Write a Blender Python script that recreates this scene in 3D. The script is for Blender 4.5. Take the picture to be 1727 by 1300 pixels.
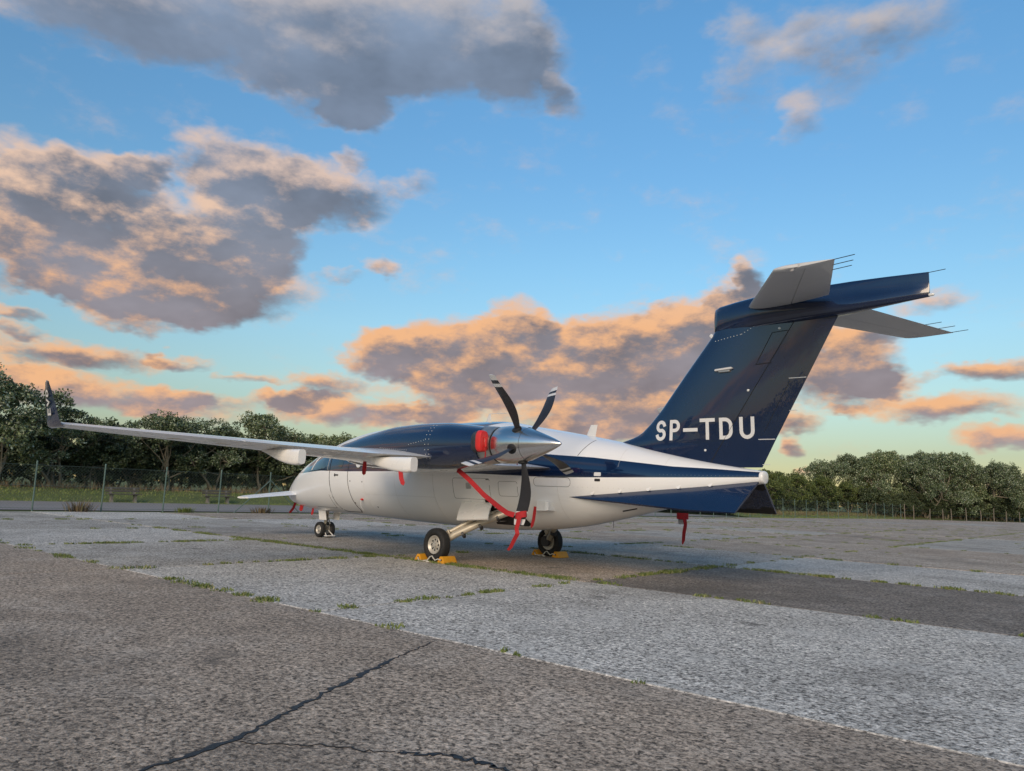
import bpy, bmesh, math, random
import numpy as np
from mathutils import Matrix, Vector
RAD = math.radians
for o in list(bpy.data.objects): bpy.data.objects.remove(o)
scene = bpy.context.scene
COL = scene.collection

# ------------------------------------------------------------------ camera
cam_data = bpy.data.cameras.new('camera'); cam = bpy.data.objects.new('camera', cam_data); COL.objects.link(cam)
VIEW = Vector((-0.69794678, 0.70156101, 0.1438139)); RIGHT = Vector((0.71224531, 0.70094205, 0.03724058)); UP = Vector((0.07467868, -0.12842272, 0.98890379))
m = Matrix.Identity(4)
for i in range(3):
    m[i][0] = RIGHT[i]; m[i][1] = UP[i]; m[i][2] = -VIEW[i]
m[0][3], m[1][3], m[2][3] = 9.7915, -9.6270, 1.1574
cam.matrix_world = m
cam_data.sensor_width = 36; cam_data.sensor_fit = 'HORIZONTAL'; cam_data.lens = 1259.3 / 1727 * 36
cam_data.clip_start = .1; cam_data.clip_end = 6000
scene.camera = cam

# ------------------------------------------------------------------ sky, sun, exposure
SUN_EL, SUN_AZ = 9.0, -62.0            # degrees; azimuth measured from +X towards +Y, the sun stands behind the camera
VIEW_AZ = 134.85
world = bpy.data.worlds.new('World'); scene.world = world; world.use_nodes = True
world.cycles.sampling_method = 'MANUAL'; world.cycles.sample_map_resolution = 512
wt = world.node_tree; wt.nodes.clear()
class NT:
    def __init__(s, tree): s.t = tree
    def n(s, kind, **kw):
        nd = s.t.nodes.new(kind)
        ins = kw.pop('ins', {})
        for k, v in kw.items(): setattr(nd, k, v)
        for k, v in ins.items():
            if isinstance(v, bpy.types.NodeSocket): s.t.links.new(v, nd.inputs[k])
            else: nd.inputs[k].default_value = v
        return nd
    def math(s, op, a, b=None, c=None, clamp=False):
        ins = {0: a}
        if b is not None: ins[1] = b
        if c is not None: ins[2] = c
        return s.n('ShaderNodeMath', operation=op, use_clamp=clamp, ins=ins).outputs[0]
    def vmath(s, op, a, b=None, c=None):
        ins = {0: a}
        if b is not None: ins[1] = b
        if c is not None: ins[2] = c
        nd = s.n('ShaderNodeVectorMath', operation=op, ins=ins)
        return nd.outputs[1] if op in ('DOT_PRODUCT', 'LENGTH') else nd.outputs[0]
    def mix(s, f, a, b, blend='MIX'):
        nd = s.n('ShaderNodeMix', data_type='RGBA', blend_type=blend)
        for i, v in ((0, f), (6, a), (7, b)):
            if isinstance(v, bpy.types.NodeSocket): s.t.links.new(v, nd.inputs[i])
            else: nd.inputs[i].default_value = v
        return nd.outputs[2]
    def noise(s, vec, scale, detail=4, rough=.5, dist=0.0):
        return s.n('ShaderNodeTexNoise', ins={'Vector': vec, 'Scale': scale, 'Detail': detail, 'Roughness': rough, 'Distortion': dist}).outputs[0]
    def ramp(s, f, stops, interp='LINEAR'):
        nd = s.n('ShaderNodeValToRGB', ins={0: f}); cr = nd.color_ramp; cr.interpolation = interp
        while len(cr.elements) < len(stops): cr.elements.new(.5)
        for e, (p, c) in zip(cr.elements, stops): e.position = p; e.color = c if len(c) == 4 else (*c, 1)
        return nd.outputs[0]
    def mapr(s, v, a, b, c=0.0, d=1.0, kind='LINEAR'):
        return s.n('ShaderNodeMapRange', interpolation_type=kind, ins={0: v, 1: a, 2: b, 3: c, 4: d}).outputs[0]
W = NT(wt)
direction = W.n('ShaderNodeTexCoord').outputs['Generated']
sky = W.n('ShaderNodeTexSky', sky_type='NISHITA', sun_disc=False, sun_elevation=RAD(SUN_EL), sun_rotation=RAD(90 - SUN_AZ), air_density=1.0, dust_density=.3, ozone_density=1.5, altitude=0)
# clouds: banks at (azimuth to the right of 135 degrees, elevation, half width, half height, weight), all in degrees
BANKS = [(-22.8,32.1,19.7,3.7,1),(-32.4,29.5,7.8,2.3,0.8),(-15.4,29.3,6.1,3.0,1),(-13.4,27.3,2.8,1.6,0.8),(-8.1,32.9,9.8,4.0,1),(-0.2,31.9,4.4,3.3,0.9),(3.1,29.4,1.7,1.6,0.6),(17.0,30.5,2.7,4.4,0.38),(23.9,30.7,5.6,2.8,0.5),(29.1,31.8,3.4,2.0,0.45),(21.7,26.9,1.9,1.7,0.5),(19.7,33.1,5.2,1.4,0.3),(-34.9,19.1,4.5,2.5,0.9),(-30.8,19.7,4.5,2.0,0.85),(-27.6,20.9,1.6,1.1,0.7),(-23.0,22.1,3.8,2.5,1),(-19.6,21.5,4.8,2.6,1),(-14.7,21.2,5.0,2.3,0.9),(-8.4,22.7,2.3,1.1,0.5),(-13.5,23.9,1.4,0.7,0.6),(-32.6,16.5,7.3,2.6,1),(-23.3,16.8,6.3,2.8,1),(-25.0,14.1,9.5,2.8,1),(-22.9,12.5,3.3,1.9,0.9),(-27.5,12.5,5.8,1.6,0.9),(-19.3,18.7,3.5,2.5,1),(-33.6,14.1,4.5,2.2,0.9),(-14.0,15.6,2.0,0.7,0.5),(-10.4,16.5,1.6,1.0,0.6),(-33.9,10.5,1.8,0.5,0.7),(-34.3,9.5,1.8,0.5,0.7),(-27.3,10.7,3.6,0.8,0.6),(-31.6,8.2,6.8,1.1,0.9),(-24.4,8.5,2.7,0.5,0.6),(-19.6,7.8,2.5,0.4,0.6),(-34.1,6.7,2.3,0.7,0.6),(-29.0,5.7,9.1,1.2,0.9),(-23.8,6.0,2.3,0.9,0.8),(-12.2,5.8,8.5,1.2,0.9),(-16.1,6.3,2.6,0.8,0.8),(-6.5,6.1,4.1,0.6,0.7),(-22.9,4.7,4.0,0.8,0.6),(-9.9,10.5,3.2,1.9,1),(-5.8,10.7,5.1,2.7,1),(0.2,12.1,2.8,2.7,1),(3.0,10.4,9.1,3.2,1.1),(9.8,11.4,6.6,3.1,1),(14.3,12.3,5.1,2.8,1),(17.9,16.5,1.2,1.7,0.8),(16.6,14.4,2.5,1.9,0.9),(-13.9,7.7,2.8,1.1,0.8),(6.3,6.6,11.4,1.8,0.9),(11.2,8.1,8.5,2.2,1),(8.6,5.1,5.7,1.3,0.7),(-2.9,8.1,8.3,1.6,0.9),(20.6,12.3,3.2,2.1,0.7),(24.9,10.5,3.2,2.5,0.9),(23.3,8.4,4.5,1.7,0.9),(26.7,8.8,2.9,1.0,0.8),(29.8,14.2,2.8,1.0,0.5),(32.9,9.3,3.8,0.8,0.9),(30.6,7.0,4.9,1.1,0.9),(33.8,4.8,3.6,0.9,0.9),(24.4,6.6,1.7,0.5,0.6),(20.9,5.9,2.2,0.8,0.8),(20.9,4.3,1.0,0.7,0.8),(21.6,2.7,0.7,0.3,0.6),(27.2,12.0,2.9,0.7,0.4)]
# more banks of the same kind all round the rest of the sky
_r = random.Random(5)
for _k in range(18):
    _az = _r.uniform(46, 314); _el = 3 + 40 * _r.random() ** 1.6
    BANKS.append((_az if _az < 180 else _az - 360, _el, _r.uniform(7, 19), _r.uniform(1.5, 2.6) + _el * .06, _r.uniform(.7, 1)))
for _k in range(7): BANKS.append((_r.uniform(-180, 180), _r.uniform(46, 75), _r.uniform(8, 22), _r.uniform(4, 7), _r.uniform(.6, 1)))
sep = W.n('ShaderNodeSeparateXYZ', ins={0: direction})
az_raw = W.math('ARCTAN2', sep.outputs[1], sep.outputs[0])
rel = W.math('SUBTRACT', RAD(VIEW_AZ), az_raw)
rel = W.math('WRAP', rel, math.pi, -math.pi)
el = W.math('ARCSINE', sep.outputs[2])
deg = 180 / math.pi
el_d = W.math('MULTIPLY', el, deg)
stretch = W.vmath('MULTIPLY', direction, (1, 1, 1.9))
warp = W.n('ShaderNodeTexNoise', ins={'Vector': stretch, 'Scale': 8.0, 'Detail': 4.0, 'Roughness': .6})
warp2 = W.n('ShaderNodeTexNoise', ins={'Vector': stretch, 'Scale': 40.0, 'Detail': 2.0, 'Roughness': .6})
wv = W.vmath('SUBTRACT', warp.outputs[1], (.5, .5, .5))
wv2 = W.vmath('SUBTRACT', warp2.outputs[1], (.5, .5, .5))
base = W.n('ShaderNodeCombineXYZ', ins={0: W.math('MULTIPLY', rel, deg), 1: el_d, 2: 0.0}).outputs[0]
pos = W.vmath('MULTIPLY_ADD', wv, (5.0, 3.2, 0), base)
pos = W.vmath('MULTIPLY_ADD', wv2, (1.6, 1.1, 0), pos)
accw = None; accv = None
for i_, (a, e, rx, ry, wgt) in enumerate(BANKS):
    if i_ and i_ % 10 == 0: pos = W.vmath('MULTIPLY_ADD', accv, (1e-9, 1e-9, 1e-9), pos)   # chains the sum, keeps the shader's stack small
    rx *= 1.18; ry *= 1.22
    q = W.vmath('MULTIPLY_ADD', pos, (1 / rx, 1 / ry, 0), (-a / rx, -e / ry, 0))
    d2 = W.vmath('DOT_PRODUCT', q, q)
    w_ = W.math('MULTIPLY_ADD', d2, -wgt, wgt, clamp=True)
    accw = w_ if accw is None else W.math('ADD', accw, w_)
    accv = W.vmath('MULTIPLY_ADD', q, w_, accv if accv is not None else (0, 0, 0))
SUNSIDE = Vector((-.45, .9, 0))
fine = W.noise(stretch, 16, 7, .59)
fine_l = W.noise(W.vmath('ADD', stretch, tuple(.022 * (Vector((0, 0, 1.7)) - RIGHT * .5))), 16, 6, .59)
dens = W.math('ADD', accw, W.math('MULTIPLY', W.math('SUBTRACT', fine, .5), 1.25))
alpha = W.mapr(dens, .02, .88, 0, 1, 'SMOOTHSTEP')
thick = W.mapr(dens, .45, 1.7)
sidev = W.vmath('DOT_PRODUCT', accv, tuple(SUNSIDE))
side = W.math('DIVIDE', sidev, W.math('ADD', accw, .25))
grad = W.math('MULTIPLY', W.math('SUBTRACT', fine, fine_l), W.mapr(el_d, 18, 30, 2.4, 1.1))
lit = W.math('ADD', W.math('MULTIPLY_ADD', side, 1.15, .34), grad)
lit = W.math('SUBTRACT', lit, W.math('MULTIPLY', thick, .16))
lit = W.math('ADD', lit, W.mapr(dens, .15, .95, .46, 0))
low_glow = W.mapr(el_d, 9, 18, .16, .0)
near = W.mapr(W.math('MULTIPLY', rel, deg), -19, -9, .35, 1.0)
lit = W.math('ADD', lit, W.math('MULTIPLY', low_glow, near))
lit = W.mapr(lit, .05, 1.02, 0, 1, 'SMOOTHSTEP')
e01 = W.mapr(el_d, 0, 40)
lit_col = W.ramp(e01, [(0, (.80, .45, .32)), (.16, (.88, .49, .26)), (.32, (.89, .49, .26)), (.46, (.82, .57, .42)), (.62, (.66, .53, .48)), (.78, (.55, .50, .50)), (1, (.44, .45, .49))])
shade_col = W.ramp(e01, [(0, (.34, .27, .27)), (.2, (.27, .235, .255)), (.33, (.23, .225, .26)), (.45, (.185, .21, .265)), (.62, (.18, .23, .32)), (1, (.20, .27, .385))])
shade_var = W.mapr(W.noise(stretch, 6.5, 4, .55), .32, .68, .80, 1.28)
shade_col = W.vmath('MULTIPLY', shade_col, W.n('ShaderNodeCombineXYZ', ins={0: shade_var, 1: shade_var, 2: shade_var}).outputs[0])
cloud_col = W.mix(lit, shade_col, lit_col)
sky_gain = W.ramp(e01, [(0, (.74, .70, .66)), (.09, (.80, .78, .76)), (.2, (1.12, 1.2, 1.18)), (.3, (1.22, 1.44, 1.5)), (.42, (1.17, 1.54, 1.7)), (.6, (1.1, 1.6, 1.9)), (.85, (1.1, 1.75, 2.15))])
sky_col = W.vmath('MULTIPLY', sky.outputs[0], sky_gain)
bg_sky = W.n('ShaderNodeBackground', ins={0: sky_col, 1: 0.12})
bg_cloud = W.n('ShaderNodeBackground', ins={0: cloud_col, 1: 1.0})
above = W.mapr(el_d, -.5, 1.0)
mixs = W.n('ShaderNodeMixShader', ins={0: W.math('MULTIPLY', alpha, above), 1: bg_sky.outputs[0], 2: bg_cloud.outputs[0]})
wout = W.n('ShaderNodeOutputWorld', ins={0: mixs.outputs[0]})

sun_data = bpy.data.lights.new('sun', 'SUN'); sun = bpy.data.objects.new('sun', sun_data); COL.objects.link(sun)
sun_data.energy = 2.6; sun_data.angle = RAD(32); sun_data.color = (1, .78, .56)
to_sun = Vector((math.cos(RAD(SUN_EL + 17)) * math.cos(RAD(SUN_AZ)), math.cos(RAD(SUN_EL + 17)) * math.sin(RAD(SUN_AZ)), math.sin(RAD(SUN_EL + 17))))
sun.rotation_euler = to_sun.to_track_quat('Z', 'Y').to_euler()
scene.view_settings.view_transform = 'Standard'; scene.view_settings.look = 'None'
scene.view_settings.exposure = 0.0; scene.view_settings.gamma = 1.0; scene.view_settings.use_curve_mapping = False

# ------------------------------------------------------------------ materials
MATS = {}
def principled(name, color=(.8, .8, .8), rough=.5, metal=0.0, coat=0.0, spec=.5):
    mt = bpy.data.materials.new(name); mt.use_nodes = True; nt = mt.node_tree
    b = nt.nodes['Principled BSDF']
    b.inputs['Base Color'].default_value = (*color, 1); b.inputs['Roughness'].default_value = rough
    b.inputs['Metallic'].default_value = metal; b.inputs['Coat Weight'].default_value = coat
    b.inputs['Coat Roughness'].default_value = .03; b.inputs['Specular IOR Level'].default_value = spec
    MATS[name] = mt
    return mt, NT(nt), b
def vary(N, b, color, amt=.12, scale=3.0, rough=None, bump=0.0, bscale=60.0, stretch=(1, 1, 1)):
    co = N.vmath('MULTIPLY', N.n('ShaderNodeTexCoord').outputs['Object'], stretch)
    f = N.noise(co, scale, 5, .6)
    c = N.mix(f, (*[v * (1 - amt) for v in color], 1), (*[min(1, v * (1 + amt)) for v in color], 1))
    N.t.links.new(c, b.inputs['Base Color'])
    if rough: N.t.links.new(N.mapr(N.noise(co, scale * 2.3, 4, .6), .3, .7, rough[0], rough[1]), b.inputs['Roughness'])
    if bump:
        bp = N.n('ShaderNodeBump', ins={'Height': N.noise(co, bscale, 4, .6), 'Strength': bump, 'Distance': .02})
        N.t.links.new(bp.outputs[0], b.inputs['Normal'])
def simple(name, color, rough=.5, metal=0.0, coat=0.0, amt=.1, scale=4.0, r2=None, bump=0.0, bscale=60.0):
    mt, N, b = principled(name, color, rough, metal, coat)
    vary(N, b, color, amt, scale, r2 or (rough * .8, min(1, rough * 1.25)), bump, bscale)
    return mt
WHITE = (.83, .82, .80); NAVY = (.0035, .0135, .050)
simple('white_paint', WHITE, .28, 0, .5, .03, 1.5)
simple('navy_paint', NAVY, .25, 0, 1.0, .12, 1.2, (.2, .3)); MATS['navy_paint'].node_tree.nodes['Principled BSDF'].inputs['Coat Roughness'].default_value = .02; MATS['navy_paint'].node_tree.nodes['Principled BSDF'].inputs['Coat IOR'].default_value = 1.5
simple('belly_grey', (.60, .58, .55), .35, 0, .3, .05, 1.5)
simple('tail_white', (.66, .655, .65), .35, 0, .3, .04, 1.5)
simple('dark_gap', (.012, .012, .014), .6)
simple('polished_metal', (.70, .68, .66), .24, 1.0, 0, .02, 2, (.22, .27))
simple('brushed_metal', (.52, .50, .47), .48, 1.0, 0, .1, 8)
simple('gear_metal', (.62, .56, .46), .42, .35, 0, .15, 12)
simple('dark_metal', (.07, .07, .075), .45, .6, 0, .2, 12)
simple('tyre_rubber', (.017, .017, .018), .72, 0, 0, .3, 20, None, .25, 120)
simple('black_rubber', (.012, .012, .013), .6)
simple('rim_paint', (.50, .48, .44), .4, .3, 0, .15, 20)
simple('red_fabric', (.42, .015, .020), .75, 0, 0, .25, 25, None, .3, 220)
simple('red_plastic', (.62, .022, .02), .42, 0, .2, .12, 9)
simple('chock_yellow', (.66, .30, .015), .55, 0, 0, .18, 14, None, .15, 90)
simple('rope', (.62, .60, .54), .9, 0, 0, .15, 90, None, .5, 300)
simple('window_blind', (.66, .67, .68), .5, 0, .6, .06, 6)
simple('lens', (.72, .72, .70), .15, 0, 1.0)
simple('glass_dark', (.010, .016, .026), .04, 0, 1.0, .1, 2, (.03, .06))
simple('letter_white', (.68, .68, .68), .4, 0, .2, .03, 3)
simple('fence_green', (.13, .20, .18), .5, .2, 0, .25, 6)
simple('fence_wire', (.13, .18, .16), .5, .4, 0, .2, 6)
simple('old_wood', (.17, .145, .115), .85, 0, 0, .35, 8, None, .4, 60)
simple('bench_concrete', (.17, .16, .145), .9, 0, 0, .2, 12, None, .3, 60)
simple('bench_wood', (.085, .075, .065), .8, 0, 0, .3, 9, None, .3, 60)
simple('bark', (.20, .175, .13), .9, 0, 0, .4, 7, None, .6, 25)
simple('tar', (.012, .012, .014), .5, 0, 0, .3, 30, None, .3, 80)
simple('path_asphalt', (.26, .235, .22), .9, 0, 0, .18, .9, None, .2, 60)
def leaf_material(name, stops):
    mt, N, b = principled(name, (.05, .08, .03), .55)
    g = N.n('ShaderNodeNewGeometry')
    c = N.ramp(g.outputs['Random Per Island'], stops)
    oi = N.n('ShaderNodeObjectInfo')
    c = N.mix(1.0, c, N.ramp(oi.outputs['Random'], [(0, (.78, .80, .78)), (.5, (1, 1, 1)), (1, (1.12, 1.08, .92))]), 'MULTIPLY')
    N.t.links.new(c, b.inputs['Base Color'])
    return mt
leaf_material('leaf_silver', [(0, (.035, .052, .022)), (.35, (.085, .125, .05)), (.65, (.15, .20, .095)), (.86, (.27, .32, .21)), (1, (.42, .45, .36))])
leaf_material('leaf_green', [(0, (.035, .055, .013)), (.5, (.09, .125, .03)), (.85, (.16, .20, .055)), (1, (.22, .25, .08))])
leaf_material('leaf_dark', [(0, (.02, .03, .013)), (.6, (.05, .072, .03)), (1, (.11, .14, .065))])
leaf_material('grass_blade', [(0, (.10, .14, .025)), (.5, (.19, .25, .045)), (.8, (.27, .33, .075)), (1, (.34, .30, .14))])
leaf_material('weed_blade', [(0, (.06, .085, .02)), (.45, (.12, .17, .035)), (.75, (.19, .24, .06)), (1, (.32, .28, .14))])
leaf_material('dry_blade', [(0, (.09, .06, .035)), (.5, (.17, .12, .06)), (.8, (.24, .18, .10)), (1, (.12, .14, .05))])

# ------------------------------------------------------------------ mesh helpers
def link(name, me, parent=None):
    ob = bpy.data.objects.new(name, me); COL.objects.link(ob)
    if parent is not None: ob.parent = parent
    return ob
def mesh(name, verts, faces, mat, parent=None, sharp=38, recalc=True):
    me = bpy.data.meshes.new(name); me.from_pydata([tuple(v) for v in verts], [], faces)
    if recalc:
        bm = bmesh.new(); bm.from_mesh(me); bmesh.ops.recalc_face_normals(bm, faces=bm.faces); bm.to_mesh(me); bm.free()
    for mm in (mat if isinstance(mat, (list, tuple)) else [mat]): me.materials.append(MATS[mm])
    me.polygons.foreach_set('use_smooth', [True] * len(me.polygons)); me.set_sharp_from_angle(angle=RAD(sharp)); me.update()
    return link(name, me, parent)
class MB:
    def __init__(s): s.v = []; s.f = []
    def add(s, v, f):
        k = len(s.v); s.v += [tuple(p) for p in v]; s.f += [tuple(i + k for i in q) for q in f]
        return s
    def loft(s, rings, caps=True, closed=True):
        n = len(rings[0]); v = [p for r in rings for p in r]; f = []
        for i in range(len(rings) - 1):
            for j in range(n if closed else n - 1):
                a, b = i * n + j, i * n + (j + 1) % n; f.append((a, b, b + n, a + n))
        if caps: f += [tuple(range(n)), tuple(range((len(rings) - 1) * n, len(rings) * n))]
        return s.add(v, f)
    def tube(s, pts, r, n=8):
        pts = [Vector(p) for p in pts]; rs = r if isinstance(r, (list, tuple)) else [r] * len(pts); rings = []
        for i, p in enumerate(pts):
            t = (pts[min(i + 1, len(pts) - 1)] - pts[max(i - 1, 0)]).normalized()
            a = t.cross(Vector((0, 0, 1)) if abs(t.z) < .92 else Vector((1, 0, 0))).normalized(); b = t.cross(a)
            rings.append([p + (a * math.cos(2 * math.pi * k / n) + b * math.sin(2 * math.pi * k / n)) * rs[i] for k in range(n)])
        return s.loft(rings)
    def ribbon(s, pts, w, wdir=(1, 0, 0), t=.004):
        pts = [Vector(p) for p in pts]; ws = w if isinstance(w, (list, tuple)) else [w] * len(pts); wd = Vector(wdir).normalized(); rings = []
        for i, p in enumerate(pts):
            tn = (pts[min(i + 1, len(pts) - 1)] - pts[max(i - 1, 0)]).normalized(); nn = tn.cross(wd).normalized(); a = nn.cross(tn).normalized()
            rings.append([p + a * ws[i] / 2 + nn * t / 2, p - a * ws[i] / 2 + nn * t / 2, p - a * ws[i] / 2 - nn * t / 2, p + a * ws[i] / 2 - nn * t / 2])
        return s.loft(rings)
    def box(s, c, size, ax=None, bev=.12):
        # box with chamfered edges; ax = three axis vectors
        ax = [Vector(a) for a in (ax or ((1, 0, 0), (0, 1, 0), (0, 0, 1)))]; c = Vector(c); h = [q / 2 for q in size]; b = min(h) * bev
        rings = []
        for z, ins in ((-h[2], b), (-h[2] + b, 0), (h[2] - b, 0), (h[2], b)):
            x, y = h[0] - ins, h[1] - ins; k = b
            pts = [(x - k, -y), (x, -y + k), (x, y - k), (x - k, y), (-x + k, y), (-x, y - k), (-x, -y + k), (-x + k, -y)]
            rings.append([c + ax[0] * p + ax[1] * q + ax[2] * z for p, q in pts])
        return s.loft(rings)
    def revolve(s, prof, origin, axis, n=32, caps=True):
        # prof: (distance along axis, radius)
        o = Vector(origin); a = Vector(axis).normalized(); u = a.cross(Vector((0, 0, 1)) if abs(a.z) < .9 else Vector((1, 0, 0))).normalized(); v = a.cross(u)
        return s.loft([[o + a * d + (u * math.cos(2 * math.pi * k / n) + v * math.sin(2 * math.pi * k / n)) * max(r, 1e-4) for k in range(n)] for d, r in prof], caps)
    def build(s, name, mat, parent=None, sharp=38): return mesh(name, s.v, s.f, mat, parent, sharp)
def empty(name, loc=(0, 0, 0)):
    e = bpy.data.objects.new(name, None); COL.objects.link(e); e.location = loc; e.empty_display_size = .2
    return e
def tag(o, label=None, cat=None, group=None, kind=None):
    for k, v in (('label', label), ('category', cat), ('group', group), ('kind', kind)):
        if v: o[k] = v
    return o
def copy_tree(o, parent=None):
    c = o.copy(); COL.objects.link(c)
    if parent is not None: c.parent = parent
    for ch in [q for q in bpy.data.objects if q.parent == o]: copy_tree(ch, c)
    return c
def blade_paint():
    mt, N, b = principled('blade_paint', (.018, .017, .019), .42, 0, .15)
    p = N.n('ShaderNodeTexCoord').outputs['Object']; s = N.n('ShaderNodeSeparateXYZ', ins={0: p})
    dy = N.math('SUBTRACT', N.math('ABSOLUTE', s.outputs[1]), 2.065); dz = N.math('SUBTRACT', s.outputs[2], 1.85)
    r = N.math('SQRT', N.math('ADD', N.math('MULTIPLY', dy, dy), N.math('MULTIPLY', dz, dz)))
    band = N.math('MAXIMUM', N.math('MULTIPLY', N.math('GREATER_THAN', r, .925), N.math('LESS_THAN', r, .975)), N.math('GREATER_THAN', r, 1.03))
    c = N.mix(band, N.mix(N.noise(p, 14, 4), (.014, .013, .016, 1), (.026, .024, .027, 1)), (.62, .62, .62, 1)); N.t.links.new(c, b.inputs['Base Color'])
blade_paint()

# ------------------------------------------------------------------ ground
def apron_material():
    mt, N, b = principled('concrete', (.3, .3, .3), .92)
    geo = N.n('ShaderNodeNewGeometry').outputs['Position']; oi = N.n('ShaderNodeObjectInfo')
    tone = oi.outputs['Color']
    big = N.noise(geo, .55, 5, .62); mid = N.noise(geo, 3.2, 5, .65); grit = N.noise(geo, 85, 3, .7); grit2 = N.noise(geo, 30, 3, .65)
    stone = N.n('ShaderNodeTexVoronoi', ins={'Vector': geo, 'Scale': 48.0}).outputs['Color']
    sv = N.n('ShaderNodeSeparateXYZ', ins={0: stone}).outputs[0]
    g = N.math('ADD', N.math('MULTIPLY', N.math('SUBTRACT', grit, .5), 3.2), N.math('MULTIPLY', N.math('SUBTRACT', grit2, .5), 3.4))
    g = N.math('ADD', g, N.math('MULTIPLY', N.math('SUBTRACT', sv, .5), 1.1))
    clump = N.noise(geo, 13, 4, .7)
    g = N.math('ADD', g, N.math('MULTIPLY', N.math('SUBTRACT', clump, .5), N.mapr(oi.outputs['Alpha'], .3, 1.0, .5, 1.9)))
    k = N.math('ADD', 1.0, g)
    k = N.math('MULTIPLY', k, N.mapr(big, .28, .72, .80, 1.18)); k = N.math('MULTIPLY', k, N.mapr(mid, .3, .7, .86, 1.13))
    k = N.math('MAXIMUM', k, .12)
    c = N.vmath('MULTIPLY', tone, N.n('ShaderNodeCombineXYZ', ins={0: k, 1: k, 2: k}).outputs[0])
    # pale lichen and laitance worn along the joints and in drifting patches
    uv = N.n('ShaderNodeTexCoord').outputs['Generated']; s = N.n('ShaderNodeSeparateXYZ', ins={0: uv})
    ex = N.math('MINIMUM', s.outputs[0], N.math('SUBTRACT', 1.0, s.outputs[0])); ey = N.math('MINIMUM', s.outputs[1], N.math('SUBTRACT', 1.0, s.outputs[1]))
    edge = N.math('MINIMUM', ex, ey)
    edge = N.math('ADD', edge, N.math('MULTIPLY', N.math('SUBTRACT', mid, .5), .16))
    rim = N.math('MULTIPLY', N.mapr(edge, 0.0, .075, .7, 0), N.mapr(N.noise(geo, 1.9, 4, .6), .4, .62, .1, 1.0))
    drift = N.mapr(N.noise(geo, 1.1, 6, .7), .50, .68, 0, .85)
    pale = N.math('MULTIPLY', N.math('MAXIMUM', rim, drift), oi.outputs['Alpha'], clamp=True)
    pale = N.math('MULTIPLY', pale, N.mapr(g, -.5, .5, .25, 1.0), clamp=True)
    c = N.mix(pale, c, (.60, .575, .53, 1))
    dark = N.mapr(N.noise(geo, .31, 6, .62), .54, .70, 0, .5)
    c = N.mix(dark, c, (.10, .085, .07, 1))
    oil = N.mapr(N.noise(N.vmath('MULTIPLY', geo, (1.0, 1.6, 1)), .9, 3, .5), .66, .74, 0, .55)
    c = N.mix(oil, c, (.05, .045, .04, 1))
    scuff = N.mapr(N.noise(N.vmath('MULTIPLY', geo, (.35, 2.6, 1)), 1.7, 5, .7), .62, .74, 0, .28)
    c = N.mix(scuff, c, (.55, .52, .47, 1))
    N.t.links.new(c, b.inputs['Base Color'])
    bp = N.n('ShaderNodeBump', ins={'Height': N.math('ADD', g, N.math('MULTIPLY', mid, .8)), 'Strength': .42, 'Distance': .012})
    N.t.links.new(bp.outputs[0], b.inputs['Normal'])
apron_material()
def grass_ground():
    mt, N, b = principled('grass_ground', (.08, .11, .03), .95)
    geo = N.n('ShaderNodeNewGeometry').outputs['Position']
    f = N.noise(geo, .5, 6, .65); f2 = N.noise(geo, 9, 4, .7)
    c = N.ramp(f, [(.3, (.08, .105, .026)), (.5, (.13, .17, .04)), (.7, (.19, .20, .075))])
    c = N.mix(N.mapr(f2, .35, .65), c, (.075, .095, .026, 1)); N.t.links.new(c, b.inputs['Base Color'])
grass_ground()
BS = 2500
gr = mesh('ground', [(-BS, -BS, -.06), (BS, -BS, -.06), (BS, BS, -.06), (-BS, BS, -.06)], [(0, 1, 2, 3)], 'grass_ground'); tag(gr, kind='structure')
apron = mesh('concrete_apron', [(-19.3, -60, -.045), (45, -60, -.045), (45, 112, -.045), (-11, 112, -.045), (-18.2, 84, -.045), (-19.6, 50, -.045)], [(0, 1, 2, 3, 4, 5)], 'tar'); tag(apron, kind='structure')
TH = .075            # the slab grid is turned a little against the aircraft
ORG = Vector((3.08, -1.3, 0)); EX = Vector((math.cos(TH), math.sin(TH), 0)); EY = Vector((-math.sin(TH), math.cos(TH), 0))
def grid(u, v, z=0): p = ORG + EX * u + EY * v; return Vector((p.x, p.y, z))
rs = random.Random(11)
MIDD = (.29, .262, .228)
LIGHT, MIDG, DARK, BROWN, WARM = (.50, .468, .42), (.375, .345, .302), (.185, .156, .13), (.36, .295, .232), (.35, .28, .215)
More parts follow.
